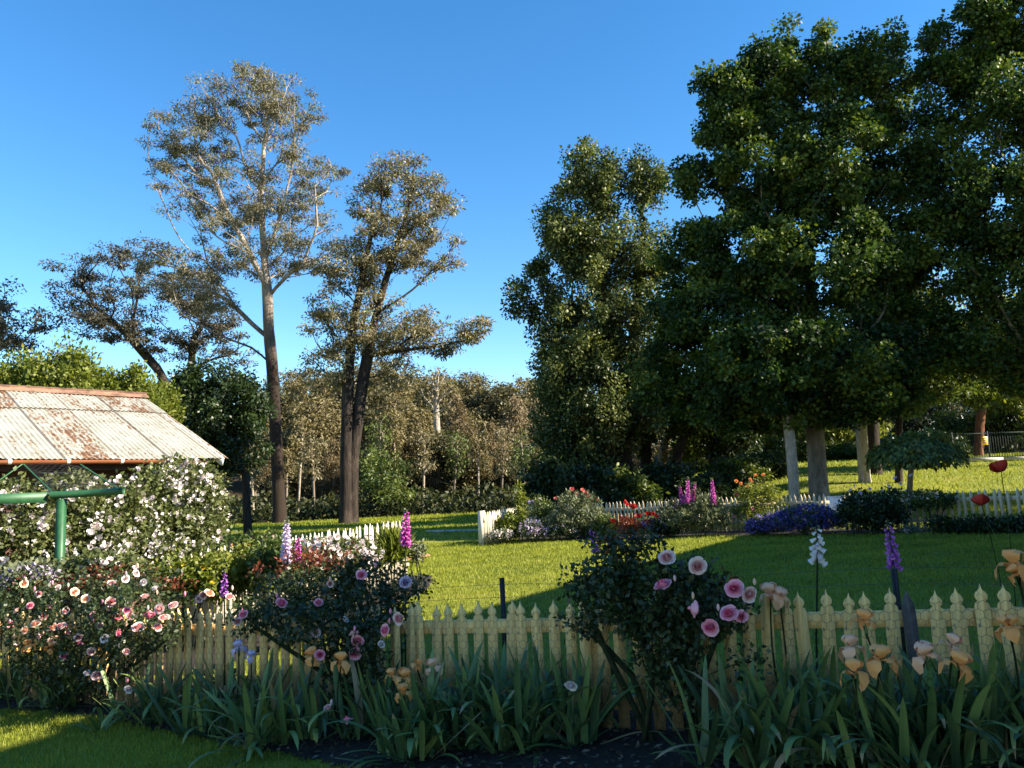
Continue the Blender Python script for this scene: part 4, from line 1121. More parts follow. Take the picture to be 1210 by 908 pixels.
tree('acacia_tree', 'small bright olive green acacia between the twin stemmed gum and ochre trees',
     [trunkline(452, 47, [(452, 580), (452, 550)])], [EL(452, 565, 47, 30, 26), EL(442, 545, 47, 20, 20), EL(462, 585, 47, 26, 18)], .12, L_SHRUB, B_DARK, n_tips=80, per=45, sig=.6, L=.24, W=.10, seed=91, step=.5, minfrac=.2, thick=.014, up=.4)

# low growth along the foot of the bank
rng = np.random.default_rng(17)
mb = MB(); n = 42000
px = rng.uniform(-40, 1260, n); Y = 46 + 22 * rng.random(n) ** 1.4
K = (px - CX) / F; X = K * Y
h = 1.5 * rng.random(n) ** 1.3 * (.35 + .9 * (np.sin(X * .7) * np.sin(Y * .9 + 2) * .5 + .5)) * np.where(X > 6, .8, 1.0)
C = np.stack([X, Y, gz(X, Y) + h], -1)
D = rng.normal(size=(n, 3)); D[:, 2] += .5; NN = rng.normal(size=(n, 3)); NN[:, 2] += .6
leaves(C, D, NN, .34, .20, .25 + .25 * rng.normal(size=n) + .2 * (h > 1), mb)
tag(mb.obj('undergrowth', leafmat('undergrowth_leaf', greens((.020, .028, .010), (.050, .062, .020), (.12, .11, .04)), .3, .55)), kind='stuff')
# shrubs in the shade under the big crowns
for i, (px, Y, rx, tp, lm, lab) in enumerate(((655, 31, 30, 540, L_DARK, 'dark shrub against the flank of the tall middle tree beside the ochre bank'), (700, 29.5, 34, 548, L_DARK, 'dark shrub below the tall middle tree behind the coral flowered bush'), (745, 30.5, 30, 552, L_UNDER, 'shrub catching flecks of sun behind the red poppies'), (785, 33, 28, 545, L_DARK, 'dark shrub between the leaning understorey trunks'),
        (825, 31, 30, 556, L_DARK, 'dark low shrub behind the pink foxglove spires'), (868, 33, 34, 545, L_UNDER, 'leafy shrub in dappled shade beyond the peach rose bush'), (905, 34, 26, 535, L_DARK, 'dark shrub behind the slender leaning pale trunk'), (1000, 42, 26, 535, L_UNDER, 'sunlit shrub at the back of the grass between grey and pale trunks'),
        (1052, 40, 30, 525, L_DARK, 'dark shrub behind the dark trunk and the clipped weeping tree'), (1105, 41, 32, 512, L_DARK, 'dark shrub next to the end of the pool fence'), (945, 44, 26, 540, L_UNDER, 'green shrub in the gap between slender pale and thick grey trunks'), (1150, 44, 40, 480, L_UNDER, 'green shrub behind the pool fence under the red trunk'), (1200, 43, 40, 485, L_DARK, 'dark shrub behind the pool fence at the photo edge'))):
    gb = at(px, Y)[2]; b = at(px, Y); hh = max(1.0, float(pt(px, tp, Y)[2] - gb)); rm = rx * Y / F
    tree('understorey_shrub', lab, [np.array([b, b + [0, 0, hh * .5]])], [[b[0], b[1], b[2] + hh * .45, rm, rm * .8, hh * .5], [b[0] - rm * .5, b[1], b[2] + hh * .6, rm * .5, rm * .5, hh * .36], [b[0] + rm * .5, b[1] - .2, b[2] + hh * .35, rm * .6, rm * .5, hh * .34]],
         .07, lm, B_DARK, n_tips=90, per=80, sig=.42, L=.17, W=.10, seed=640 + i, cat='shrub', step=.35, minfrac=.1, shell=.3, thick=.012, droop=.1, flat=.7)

# ------------------------------------------------------------------ garden plants
FACE = CAM - np.array([0, 0, .2])
def face_rot(loc, rng, spread=.5, upw=.35):
    """open towards the light and the path, each a little differently"""
    d = FACE - np.asarray(loc); d = d / np.linalg.norm(d); d = d + np.array([0, 0, upw]) + rng.normal(size=3) * spread
    q = mathutils.Vector(d).to_track_quat('Z', 'Y').to_euler()
    return (q.x, q.y, q.z)

def bush(name, label, cat, base, ells, leafm, n_tips, per, sig, L, W, seed, stem=.012, canes=4, group=None, stemm=None, droop=.15, up=.5, shoots=None, step=.12, shell=.35, thick=.0, flat=.9, minfrac=.2):
    """canes from the ground, twigs, leaves; returns the thing's Empty"""
    rng = np.random.default_rng(seed)
    base = np.asarray(base, float)
    root = empty(name, base, label, cat, group)
    E_ = np.array(ells)
    trunks = []
    for c in range(canes):
        e = E_[rng.integers(len(E_))]
        foot = base + np.array([rng.normal() * .06, rng.normal() * .06, -.05]) * (1 + canes * .15)
        tgt = e[:3] + rng.normal(size=3) * e[3:6] * .25
        mid = (foot + tgt) / 2 + np.array([rng.normal() * .06, rng.normal() * .06, .08])
        trunks.append(np.array([foot, mid, tgt]))
    T = sample(ells, n_tips, rng, shell)
    g = gz(T[:, 0], T[:, 1]); T[:, 2] = np.maximum(T[:, 2], g + .06)
    A, par, tips, n0 = grow(trunks, T, rng, step, minfrac, .3, .12)
    rr = limb_radii(A, par, stem, stem * .16)
    wood(A, par, rr, thick, 1.0).obj('stems', stemm or B_STEM, root, smooth=True)
    mb = crown(A[tips], per, sig, L, W, rng, droop=droop, up=up, flat=flat)
    mb.obj('foliage', leafm, root)
    if shoots:
        Ts = sample(shoots[0], shoots[1], rng, .2)
        crown(Ts, shoots[2], sig * .8, L * .95, W * .75, rng, droop=-.3, up=.4).obj('young_foliage', shoots[3] if len(shoots) > 3 else L_RED, root)
    return root

def stalk(a, b, r, parent=None, mat=None, name='stem', bend=.06, rng=RNG):
    a = np.asarray(a); b = np.asarray(b); u = np.linspace(0, 1, 7)[:, None]
    off = np.array([rng.normal(), rng.normal(), 0]) * bend * np.linalg.norm(b - a)
    P = a + (b - a) * u + off * np.sin(u * math.pi)
    q = MB(); q.tube(P, np.linspace(r * 1.3, r * .8, 7), 5); return q.obj(name, mat or B_STEM, parent, smooth=True)

def blooms_on(root, base, items, Y, rng, name='rose_bloom'):
    for it in items:
        px, py, kind = it[0], it[1], it[2]; sz = it[3] if len(it) > 3 else 1.0; dY = it[4] if len(it) > 4 else 0.0
        p = pt(px, py, Y(px) + dY - .06 + rng.normal() * .03)
        o = inst('rose_bloom', ROSES[kind][rng.integers(3)], root, p, face_rot(p, rng, .6, .45), (sz if sz < 1.2 else 1.2 + (sz - 1.2) * .35) * (.70 if kind == 'white' else .80) * (.92 + .16 * rng.random()))
        if len(it) > 5: o['label'] = it[5]
        q = np.array(base) + (p - base) * .72 + np.array([0, 0, .02])
        back = p + (p - CAM) / np.linalg.norm(p - CAM) * .02 - np.array([0, 0, .02])
        low = back - np.array([rng.normal() * .03, -.05, .14 + .05 * rng.random()])
        if rng.random() < .5:                                # a bud beside the open bloom
            bq = MB(); bp = p + np.array([rng.normal() * .05, -.01, .03 + .04 * rng.random()])
            bq.lathe([(.002, -.018), (.008, -.008), (.0095, .004), (.006, .016), (.001, .022)], 7, bp)
            bq.obj('bud', (P_PINK, P_PALE, P_ROSEP)[rng.integers(3)], root, smooth=True)
            bq = MB(); bq.tube(np.array([bp - [0, 0, .016], bp - [.004, -.01, .09]]), .0018, 4); bq.obj('bud_stalk', B_STEM, root)
        s_ = MB(); s_.tube(np.array([low, (low + back) / 2 + rng.normal(size=3) * .008, back]), [.0025, .0022, .003], 4); s_.obj('bloom_stalk', B_STEM, root)

def FY_(off):                                             # distance of the line off metres in front of the near fence at a column
    return lambda px: float(FP(ft(px, off), off)[1])

def bell(px, py, Y, rx, ry, rd): return EL(px, py, Y, rx, ry, rd)

rg = np.random.default_rng(77)
# rose bushes along the near fence ---------------------------------------------------------------
y0 = FY_(.22); y1 = FY_(-.25)
b0 = FP(ft(100, .12), .12)
ra = bush('rose_bush', 'widest rose bush at the near fence, many pale pink and peach blooms, red young shoots', 'rose bush', b0,
          [EL(35, 735, y0(35), 42, 48, 36), EL(95, 725, y0(95), 48, 52, 40), EL(150, 735, y0(150), 48, 52, 40), EL(185, 705, y1(185), 40, 30, 36), EL(110, 695, y1(110), 80, 22, 40), EL(40, 700, y1(40), 40, 25, 36), EL(120, 785, y0(120), 60, 40, 30), EL(60, 780, y0(60), 50, 30, 30), EL(200, 745, y0(200), 22, 30, 26)],
          L_ROSE, 440, 19, .080, .038, .025, 101, .016, 6, shoots=([EL(130, 682, y1(130), 75, 15, 20), EL(60, 690, y1(60), 40, 10, 20), EL(205, 690, y1(205), 30, 10, 20)], 60, 9))
blooms_on(ra, b0, [(88, 700, 'peach', 1, -.1), (101, 708, 'peach', 1, -.05), (130, 711, 'pale', 1.25), (130, 718, 'pink', .9), (155, 727, 'pale'), (163, 742, 'pale', 1.2), (138, 731, 'pink', 1.1), (177, 724, 'pink', 1.1), (189, 720, 'pale', 1.2), (194, 731, 'pale', 1.2),
                   (124, 755, 'white', 1.1), (92, 760, 'pink', 1), (93, 754, 'pale', .9), (139, 748, 'pink', .85), (72, 741, 'pale', 1.2), (62, 742, 'peach', 1.1), (79, 748, 'pale', .9), (42, 738, 'peach', 1.0), (63, 758, 'peach', 1.0), (103, 796, 'white', .9), (115, 799, 'pale', 1.2), (153, 814, 'white', 1),
                   (150, 722, 'pink', .8), (118, 740, 'pale', .8), (30, 745, 'peach', .9), (148, 684, 'white', .9), (160, 678, 'white', 1.1), (170, 688, 'white', .9), (28, 690, 'peach', 1.0), (52, 728, 'pale', .9), (20, 722, 'pale', .8), (36, 716, 'pink', .8), (60, 716, 'pale', .9), (78, 722, 'pale', .8), (110, 728, 'pink', .9), (172, 706, 'pale', .9), (186, 742, 'pale', 1.0), (108, 770, 'pale', .9), (76, 776, 'pink', .8), (48, 752, 'pale', 1.0), (18, 760, 'pale', .9), (150, 770, 'pale', .8), (205, 716, 'pale', .9), (132, 690, 'pale', .8), (68, 694, 'white', .8), (46, 702, 'pale', .8), (184, 696, 'white', .8), (12, 738, 'pink', .8), (240, 703, 'pale', .9), (247, 702, 'peach', 1.1), (235, 708, 'pale', .8)],
          lambda px: y0(px) - .18, rg)
b1_ = FP(ft(425, .05), .05)
rb_ = bush('rose_bush', 'dark leaved rose bush before the white rose hedge with loose deep pink double blooms', 'rose bush', b1_,
           [EL(330, 705, y1(330), 42, 32, 40), EL(380, 700, y1(380), 50, 38, 40), EL(430, 695, y1(430), 42, 40, 40), EL(465, 710, y1(465), 32, 30, 36), EL(400, 735, y0(400), 60, 40, 36), EL(440, 760, y0(440), 34, 45, 30), EL(350, 735, y0(350), 40, 30, 30), EL(405, 800, y0(405), 30, 45, 26), EL(485, 690, y1(485), 20, 18, 26), EL(300, 730, y0(300), 25, 25, 26)],
           L_ROSE, 420, 20, .080, .038, .025, 102, .017, 6, shoots=([EL(345, 672, y1(345), 50, 14, 20), EL(410, 668, y1(410), 40, 16, 20), EL(380, 660, y1(380), 55, 12, 25)], 80, 9))
blooms_on(rb_, b1_, [(332, 714, 'pink', 1.15), (376, 713, 'pink', .9), (427, 680, 'pink', 1.0, -.1), (373, 748, 'pale', 1.0), (408, 733, 'white', .85), (456, 745, 'pink', 1.2), (473, 731, 'pale', 1.1), (423, 757, 'pink', 1.25), (420, 772, 'pink', 1.3), (417, 750, 'pale', .9), (288, 727, 'pink', 1), (281, 735, 'pale', .9),
                     (450, 762, 'white', .8), (410, 853, 'pink', 1.0, -.35), (388, 838, 'pale', .8, -.3), (378, 774, 'pink', .95, -.15), (479, 688, 'lilac', 1.1), (271, 706, 'pale', .8), (390, 690, 'pale', .7)], lambda px: y0(px) - .14, rg)
b2_ = FP(ft(786, .18), .18)
rc_ = bush('rose_bush', 'tall dark rose bush over the middle of the near fence with big pink roses', 'rose bush', b2_,
           [EL(720, 695, y0(720), 40, 42, 38), EL(765, 710, y0(765), 55, 45, 42), EL(735, 662, y0(735), 30, 26, 34), EL(825, 715, y0(825), 52, 34, 38), EL(785, 752, y0(785), 52, 32, 36), EL(860, 720, y0(860), 28, 22, 30), EL(795, 790, y0(795), 30, 40, 26), EL(690, 690, y0(690), 24, 18, 24), EL(690, 735, y0(690), 30, 18, 24), EL(800, 676, y0(800), 46, 16, 28), EL(712, 645, y0(712), 18, 14, 20), EL(760, 640, y0(760), 16, 12, 20), EL(885, 775, y0(885), 18, 12, 18)],
           L_ROSE, 460, 16, .088, .038, .025, 103, .019, 8, shoots=([EL(735, 640, y0(735), 30, 12, 18), EL(855, 700, y0(855), 20, 10, 12)], 14, 7))
blooms_on(rc_, b2_, [(784, 693, 'pink', 1.6), (824, 669, 'pale', 1.45), (788, 660, 'pale', 1.25), (817, 719, 'pink', 1.5), (840, 741, 'pink', 1.5), (868, 696, 'pink', 1.45), (884, 702, 'pale', 1.25), (862, 726, 'pink', 1.3), (876, 729, 'pink', .9), (675, 809, 'white', 1.1, -.2)], lambda px: y0(px) - .18, rg)
# fallen white petals and dead leaves on the soil
rng = np.random.default_rng(3); mb = MB(); n = 11000
t = rng.uniform(T0 - .3, 8, n); off = rng.uniform(-.9, 1.5, n)
xy = np.array([0, 5.5]) + t[:, None] * FD + off[:, None] * FN
C = np.stack([xy[:, 0], xy[:, 1], gz(xy[:, 0], xy[:, 1]) + .012 + .015 * rng.random(n)], -1)
bedp = np.array(bed); keep = inside(bedp, xy[:, 0], xy[:, 1]); C = C[keep]; n = len(C)
D = rng.normal(size=(n, 3)); D[:, 2] *= .25; NN = rng.normal(size=(n, 3)) * .35; NN[:, 2] += 1
leaves(C, D, NN, .045 * (.5 + rng.random(n)), .018 * (.6 + rng.random(n)), rng.random(n), mb)
tag(mb.obj('leaf_litter', L_LITTER), kind='stuff')

# irises -------------------------------------------------------------------------------------------
def iris_clump(label, base, n, Lr, spread, seed, flowers=(), tilt=.62):
    rng = np.random.default_rng(seed); mb = MB()
    root = empty('iris_clump', base, label, 'iris', 'iris clumps in front of the near fence')
    n = int(n * 1.65); Lr *= 1.0; spread *= 1.2
    nf = max(2, n // 7)
    fans = np.stack([rng.normal(size=nf) * spread * .6, rng.normal(size=nf) * spread * .35, np.zeros(nf)], -1)
    for i in range(n):
        f = fans[rng.integers(nf)]; p0 = np.array(base) + f; p0[2] = float(gz(p0[0], p0[1])) - .01
        az = rng.uniform(0, 2 * math.pi); th = abs(rng.normal()) * tilt + .06
        Lf = Lr * (.55 + .6 * rng.random()); w = .0190 * (.75 + .5 * rng.random()) * (Lr / .5) ** .4
        bend = (rng.random() ** 2.2) * 2.9 if rng.random() < .74 else rng.random() * .7
        ns = 10; s_ = np.linspace(0, 1, ns)
        ang = th + bend * s_ ** 2.2
        hx = np.cumsum(np.sin(ang)) / ns * Lf; hz = np.cumsum(np.cos(ang)) / ns * Lf
        dirh = np.array([math.cos(az), math.sin(az), 0]) ; sd = np.array([-math.sin(az), math.cos(az), 0])
        tw = rng.normal() * .5
        side = np.cos(tw * s_)[:, None] * sd + np.sin(tw * s_)[:, None] * dirh
        c = p0 + np.array([rng.normal() * .02, rng.normal() * .02, 0]) + hx[:, None] * dirh + hz[:, None] * np.array([0, 0, 1]) + (rng.normal() * .03 * s_ ** 2)[:, None] * sd
        c[:, 2] = np.maximum(c[:, 2], gz(c[:, 0], c[:, 1]) + .01)
        wid = w * np.minimum(1, .7 + s_ * 1.2) * np.sqrt(np.clip(1 - s_ ** 3.2, 0, 1))
        up_ = np.cross(np.gradient(c, axis=0), side); up_ /= np.linalg.norm(up_, axis=1)[:, None] + 1e-9
        V = np.stack([c - side * wid[:, None], c + up_ * wid[:, None] * .22, c + side * wid[:, None]], 1).reshape(-1, 3)
        k = np.arange(ns - 1)[:, None] * 3 + np.arange(2)[None]
        av = np.clip(np.repeat(np.linspace(-.12, .10, ns - 1), 2) + np.tile([-.05, .05], ns - 1) + .42 + rng.normal() * .26, 0, .84)
        if rng.random() < .16: av[-2:] = .97          # dry brown tip
        if rng.random() < .03: av[:] = .95                                 # a dead leaf
        mb.add(V, np.stack([k, k + 1, k + 4, k + 3], -1).reshape(-1, 4), a=av)
    mb.obj('leaves', L_IRIS, root, smooth=True)
    for (px, py, kind, Y, sz) in flowers:
        p = pt(px, py, Y)
        foot = np.array(base) + np.array([(p[0] - base[0]) * .45, (p[1] - base[1]) * .3, 0])
        foot[2] = float(gz(foot[0], foot[1]))
        st = stalk(foot, p - [0, 0, .03], .006, root, name='flower_stalk', rng=rng)
        fl = inst('iris_flower', IRIS[kind][rng.integers(4)], root, p, (rng.normal() * .2, rng.normal() * .2, rng.random() * 6.28), sz * .82)
        bud = MB(); bp = foot + (p - foot) * .86 + np.array([.012, 0, .01])
        bud.lathe([(.003, 0), (.009, .02), (.010, .04), (.004, .07), (.0005, .08)], 6, bp); bud.obj('bud', L_IRIS, st, smooth=True)
    return root

yi = FY_(.42)
def ib(px, py): return G(px, py)
iris_clump('iris clump at the photo edge below the peach blooms of the widest rose bush', ib(8, 828), 46, .52, .20, 1, [(33, 763, 'peach', yi(33), 1.0)])
iris_clump('iris clump with two pale apricot flowers under the widest rose bush', ib(72, 836), 46, .50, .20, 2, [(60, 766, 'peach', yi(60), 1.0), (66, 757, 'pale', yi(66), .8)])
iris_clump('low spreading iris clump arching over the lawn edge below the pale pink blooms', ib(192, 856), 52, .50, .24, 3)
iris_clump('iris clump with a lilac flower beside the gap in the roses', ib(262, 866), 56, .54, .22, 4, [(282, 765, 'lilac', yi(282), 1.0), (297, 775, 'lilac', yi(297), .8)])
iris_clump('tall iris clump with one peach flower and a leaf trailing on the lawn', ib(332, 880), 60, .58, .20, 5, [(370, 775, 'peach', yi(370) - .1, 1.2)])
iris_clump('iris clump with a single golden peach flower beside the twin deep pink roses', ib(412, 876), 34, .55, .16, 6, [(403, 782, 'peach', yi(403) - .12, 1.25)])
iris_clump('iris clump with three small peach flowers in the middle of the row', ib(492, 888), 70, .55, .26, 7, [(478, 800, 'peach', yi(478) - .2, 1.1), (463, 798, 'peach', yi(463) - .1, .9), (477, 818, 'peach', yi(477) - .28, 1.05)])
iris_clump('dense iris clump with pink tinged peach flower and yellow bud below bare black stake', ib(560, 884), 78, .60, .28, 8, [(512, 788, 'pale', yi(512), 1.1), (493, 786, 'peach', yi(493), .8)])
iris_clump('dense flowerless iris clump with upright leaves against the pickets', ib(622, 878), 76, .60, .24, 9)
iris_clump('sparse iris clump with narrow green leaves in front of dark soil beside the tall rose', ib(694, 884), 22, .58, .12, 10)
iris_clump('iris clump of blue green blades at the foot of the tall rose bush', ib(890, 900), 50, .58, .22, 11)
iris_clump('flowerless broad leaved iris clump with long arching leaves beneath four peach flowers', ib(960, 905), 56, .58, .22, 12)
iris_clump('iris clump crowded with peach flowers in front of the grey picket', ib(1030, 915), 84, .60, .26, 13, [(1010, 795, 'peach', yi(1010) - .25, 1.25), (1040, 779, 'peach', yi(1040) - .2, 1.35), (1005, 765, 'pale', yi(1005) - .1, 1.2), (1020, 733, 'peach', yi(1020), 1.15), (1057, 783, 'peach', yi(1057) - .1, .6)])
iris_clump('iris clump with three pale peach flowers held above arching leaves', ib(1110, 915), 74, .60, .24, 14, [(1092, 774, 'pale', yi(1092) - .2, 1.2), (1132, 785, 'peach', yi(1132) - .25, 1.25), (1125, 762, 'pale', yi(1125) - .1, 1.05)])
iris_clump('iris clump cut by the photo edge with tall golden brown flower near the last pickets', ib(1192, 905), 70, .60, .22, 15, [(1193, 742, 'peach', yi(1193) - .1, 1.2)])
yb = FY_(-.12)
c_ = FP(ft(1200, -.2), -.2)
iris_clump('iris clump behind the last pickets with big faded peach flower and wild grass', c_, 18, .75, .15, 16, [(1198, 668, 'peach', yb(1198), 1.6), (1204, 676, 'peach', yb(1204), 1.2)])
c_ = FP(ft(913, -.02), .06)
iris_clump('iris with faded cream flower heads leaning on the picket tips beside the big pink roses', c_, 10, .5, .08, 17, [(910, 702, 'pale', FY_(.05)(910), 1.3), (921, 705, 'pale', FY_(.05)(921), 1.1)])

# foxgloves ----------------------------------------------------------------------------------------
def foxglove(label, px, top, bot, Y, mat, seed, foot_px=None, lean=0, bell_s=1.0, tipm=None, group=None, sparse=1.0, leafy=True, cat='foxglove'):
    rng = np.random.default_rng(seed)
    a = at(foot_px or px, Y); p0 = pt(px, bot, Y); p1 = pt(px + lean, top, Y)
    root = empty('foxglove', a, label, cat, group)
    P = np.array([a - [0, 0, .03], a + (p0 - a) * .5 + rng.normal(size=3) * .01, p0, (p0 + p1) / 2, p1])
    H = np.linalg.norm(p1 - p0)
    q = MB(); q.tube(P, [.008, .007, .006, .004, .001], 6); q.obj('stem', B_STEM, root, smooth=True)
    mb = MB(); tip = MB(); ax = (p1 - p0) / H
    n = int(H / .0095 * sparse)
    for k in range(n):
        u = k / n; ph = k * 2.4 + rng.normal() * .2; c = p0 + ax * H * u
        out = np.array([math.cos(ph), math.sin(ph), 0])
        sz = bell_s * (.052 * (1 - .72 * u ** 1.3)) * (H / .38) ** .5
        if u > .86: mb_ = tip
        else: mb_ = mb
        d = out * .75 + np.array([0, 0, -.72 + .5 * u]); d /= np.linalg.norm(d)
        s1 = np.cross(d, [0, 0, 1.0]); s1 /= np.linalg.norm(s1); s2 = np.cross(s1, d)
        prof = [(.0, .10), (.12, .16), (.45, .26), (.8, .30), (1.0, .42)]
        kk = 7; an = np.arange(kk) * 2 * math.pi / kk
        V = np.concatenate([c + out * .004 + d * sz * l + sz * r_ * (np.cos(an)[:, None] * s1 + np.sin(an)[:, None] * s2) for l, r_ in prof])
        Q = [[j * kk + i, j * kk + (i + 1) % kk, (j + 1) * kk + (i + 1) % kk, (j + 1) * kk + i] for j in range(4) for i in range(kk)]
        mb_.add(V, Q, a=np.clip(np.repeat([.35, .5, .7, .95], kk) + rng.normal() * .15, 0, 1))
    mb.obj('flower_bells', mat, root, smooth=True)
    if tip.N: tip.obj('buds', tipm or L_GREY, root)
    if leafy:
        C = a + np.stack([rng.normal(size=26) * .05, rng.normal(size=26) * .05, .03 + .25 * rng.random(26)], -1)
        D = rng.normal(size=(26, 3)); D[:, 2] = .3
        leaves(C, D, rng.normal(size=(26, 3)) * .3 + [0, 0, 1], .2, .075, rng.random(26)).obj('leaves', L_SHRUB, root)
    return root

foxglove('near magenta foxglove on a dark stalk in the gap between two rose bushes', 265, 672, 702, FY_(-.2)(265), P_PURP, 1)
foxglove('dark purple foxglove rising from the top of the tall rose bush', 704, 622, 650, FY_(-.3)(704), P_PURP, 2, lean=-6, foot_px=712)
foxglove('large purple foxglove standing in shade above the grey picket', 1057, 612, 667, FY_(-.3)(1057), P_PURP, 3, lean=-9, bell_s=1.05)
foxglove('white foxglove with sparse open bells standing before the shaded lawn', 966, 618, 660, FY_(-.4)(966), P_WHITE, 4, sparse=.7, bell_s=1.5, lean=-1)
foxglove('pale lilac white foxglove with green tip standing beside a magenta one', 338, 610, 660, 9.2, P_LILAC, 5, lean=1, bell_s=1.25)
foxglove('magenta foxglove close beside the pale foxglove in the side bed', 352, 630, 660, 9.1, P_MAG, 6, bell_s=1.1)
foxglove('tall magenta foxglove on dark bare stalk at the end of the white fence', 479, 600, 640, 7.7, P_MAG, 7, bell_s=1.3, lean=1)

# climbing roses over the shed -----------------------------------------------------------------------
def shed_pt(x, y, z):
    c_, s_ = math.cos(TH), math.sin(TH)
    return np.array([B_[0] + c_ * x - s_ * y, B_[1] + s_ * x + c_ * y, shed_g + z])
def climber(label, ells, seed, nb, base, n_tips=520, per=26, extra=()):
    rng = np.random.default_rng(seed)
    root = bush('climbing_rose', label, 'climbing rose', base, ells, L_ROSEL, n_tips, per, .15, .062, .040, seed, .03, 7, group='white roses over the shed', step=.2, shell=.5, up=.4)
    P = sample(ells, nb, rng, .86)
    keep = (P[:, 2] > gz(P[:, 0], P[:, 1]) + .1)
    toward = ((CAM - P) * [1, 1, .5]); C = np.array(ells)[:, :3]
    near = np.argmin(((P[:, None] - C[None]) ** 2).sum(2), axis=1)
    keep &= ((P - C[near]) * toward).sum(1) > -.1
    P = P[keep]
    big = P[:92]; rest = P[92:]
    for p in big:
        inst('blossoms', CLUSTER[rng.integers(5)], root, p, face_rot(p, rng, .6, .5), .75 + .6 * rng.random())
    mb = MB()
    for p in rest:
        n_ = 7; C_ = p + rng.normal(size=(n_, 3)) * .035
        leaves(C_, rng.normal(size=(n_, 3)), rng.normal(size=(n_, 3)) + [0, 0, .8], .055, .05, .3 + .7 * rng.random(n_), mb)
    if mb.N: tag(mb.obj('small_blossoms', P_WHITE, root), kind='stuff')
    return root
def SHE(px, py, Y, rx, ry, rd): return EL(px, py, Y, rx, ry, rd)
climber('mounded white climbing rose swallowing the shed corner beneath the roof edge', [SHE(215, 575, 12.0, 48, 32, 40), SHE(185, 590, 11.5, 40, 40, 40), SHE(230, 605, 11.6, 35, 40, 38), SHE(200, 640, 11, 55, 35, 40), SHE(245, 585, 12, 20, 26, 26), SHE(165, 620, 10.9, 30, 40, 30), SHE(175, 660, 10.6, 40, 22, 30), SHE(250, 620, 11.7, 18, 25, 24)], 201, 330, at(205, 11.4), 620, 30)
climber('white climbing rose trained along the shed wall behind the green netting frame', [SHE(20, 600, 10.0, 60, 30, 30), SHE(80, 595, 10.2, 45, 28, 30), SHE(130, 600, 10.6, 40, 32, 30), SHE(30, 645, 9.8, 60, 38, 34), SHE(100, 645, 10.1, 55, 40, 34), SHE(-40, 620, 9.8, 40, 50, 30), SHE(150, 650, 10.4, 40, 36, 34), SHE(60, 572, 10.4, 70, 10, 20)], 202, 330, at(70, 10.3), 620, 30)

# beds behind the lawn and beside the white fence --------------------------------------------------
BLOOM = {nm: [simple_bloom('bloom', mt, q, .05) for q in range(2)] for nm, mt in (('coral', P_CORAL), ('peach', P_PEACH), ('white', P_WHITE), ('lilac', P_LILAC), ('pink', P_PINK), ('yellow', P_YEL))}
def shrub(label, px, Y, parts_, leafm, seed, cat='shrub', name='flowering_shrub', L=.07, W=.035, n_tips=110, per=26, sig=.12, blooms=(), mass=None, up=.4, droop=0.0, stem=.012, group=None):
    """parts_: (px, py, rx, ry) blobs in photo pixels at distance Y; blooms: (px, py, kind, size); mass: (material, count, size, topness)"""
    rng = np.random.default_rng(seed)
    b = at(px, Y)
    ells = [EL(a, c, Y, rx, ry, min(rx, ry * 1.3)) for a, c, rx, ry in parts_]
    root = bush(name, label, cat, b, ells, leafm, n_tips, per, sig, L, W, seed, stem, 5, group=group, step=.15, up=up, droop=droop, shell=.4)
    for (a, c, kind, sz) in blooms:
        p = pt(a, c, Y - .15 + rng.normal() * .05)
        inst('bloom', BLOOM[kind][rng.integers(2)], root, p, face_rot(p, rng, .5, .5), sz)
    if mass:
        mt, n, sz, topn = mass
        P = sample(ells, n * 3, rng, .85); c0 = np.array(ells)
        zmin = c0[:, 2].min() - c0[:, 5].max()
        w_ = (P[:, 2] > np.quantile(P[:, 2], topn)); P = P[w_][:n]
        k = 5; C = np.repeat(P, k, 0) + rng.normal(size=(len(P) * k, 3)) * sz * .3
        D = rng.normal(size=C.shape); NN = rng.normal(size=C.shape) * .5 + [0, -.4, .8]
        tag(leaves(C, D, NN, sz, sz * .8, rng.random(len(C))).obj('blossoms', mt, root), kind='stuff')
    return root

shrub('bright lime green bush inside the corner of the short white picket return', 598, 23.0, [(602, 622, 16, 12), (592, 627, 10, 8), (616, 616, 9, 14)], L_LIME, 301, L=.12, W=.05)
shrub('thin upright lime spray standing above the white picket return', 614, 23.4, [(613, 592, 7, 20), (617, 605, 8, 18)], L_LIME, 302, n_tips=40, L=.10)
shrub('loose bush with round pale lilac roses between lime bush and coral flowered bush', 640, 23.2, [(636, 600, 18, 14), (645, 612, 16, 18)], L_SHRUB, 303, n_tips=80, blooms=[(626, 594, 'lilac', 1.3), (630, 593, 'lilac', 1.2), (638, 590, 'white', 1), (645, 597, 'white', 1.2), (634, 602, 'white', .9), (640, 600, 'white', 1.0), (651, 605, 'white', .9)])
shrub('low white daisy clump at the foot of the corner fence post', 592, 22.3, [(592, 632, 14, 6)], L_GREY, 304, n_tips=40, mass=(P_WHITE, 70, .05, .3), name='daisy_clump', cat='flowers', L=.05)
shrub('low pale lilac daisy mound in front of the loose lilac roses', 628, 22.4, [(628, 625, 15, 11), (636, 630, 14, 7)], L_GREY, 305, n_tips=60, mass=(P_LILAC, 120, .05, .3), name='daisy_clump', cat='flowers', L=.05)
shrub('large pale green bush crowned with coral flowers against the dark trees', 684, 22.6, [(684, 605, 28, 24), (668, 618, 20, 18), (702, 615, 20, 20), (684, 592, 18, 12)], L_GREY, 306, n_tips=170, per=34, L=.10, W=.035, up=.2, droop=-.5,
      blooms=[(676, 579, 'coral', 1.7), (688, 580, 'coral', 1.6), (693, 584, 'coral', 1.6), (681, 585, 'coral', 1.4), (657, 590, 'coral', 1.5), (695, 587, 'coral', 1.3), (707, 592, 'coral', 1.3), (665, 593, 'coral', 1.0)])
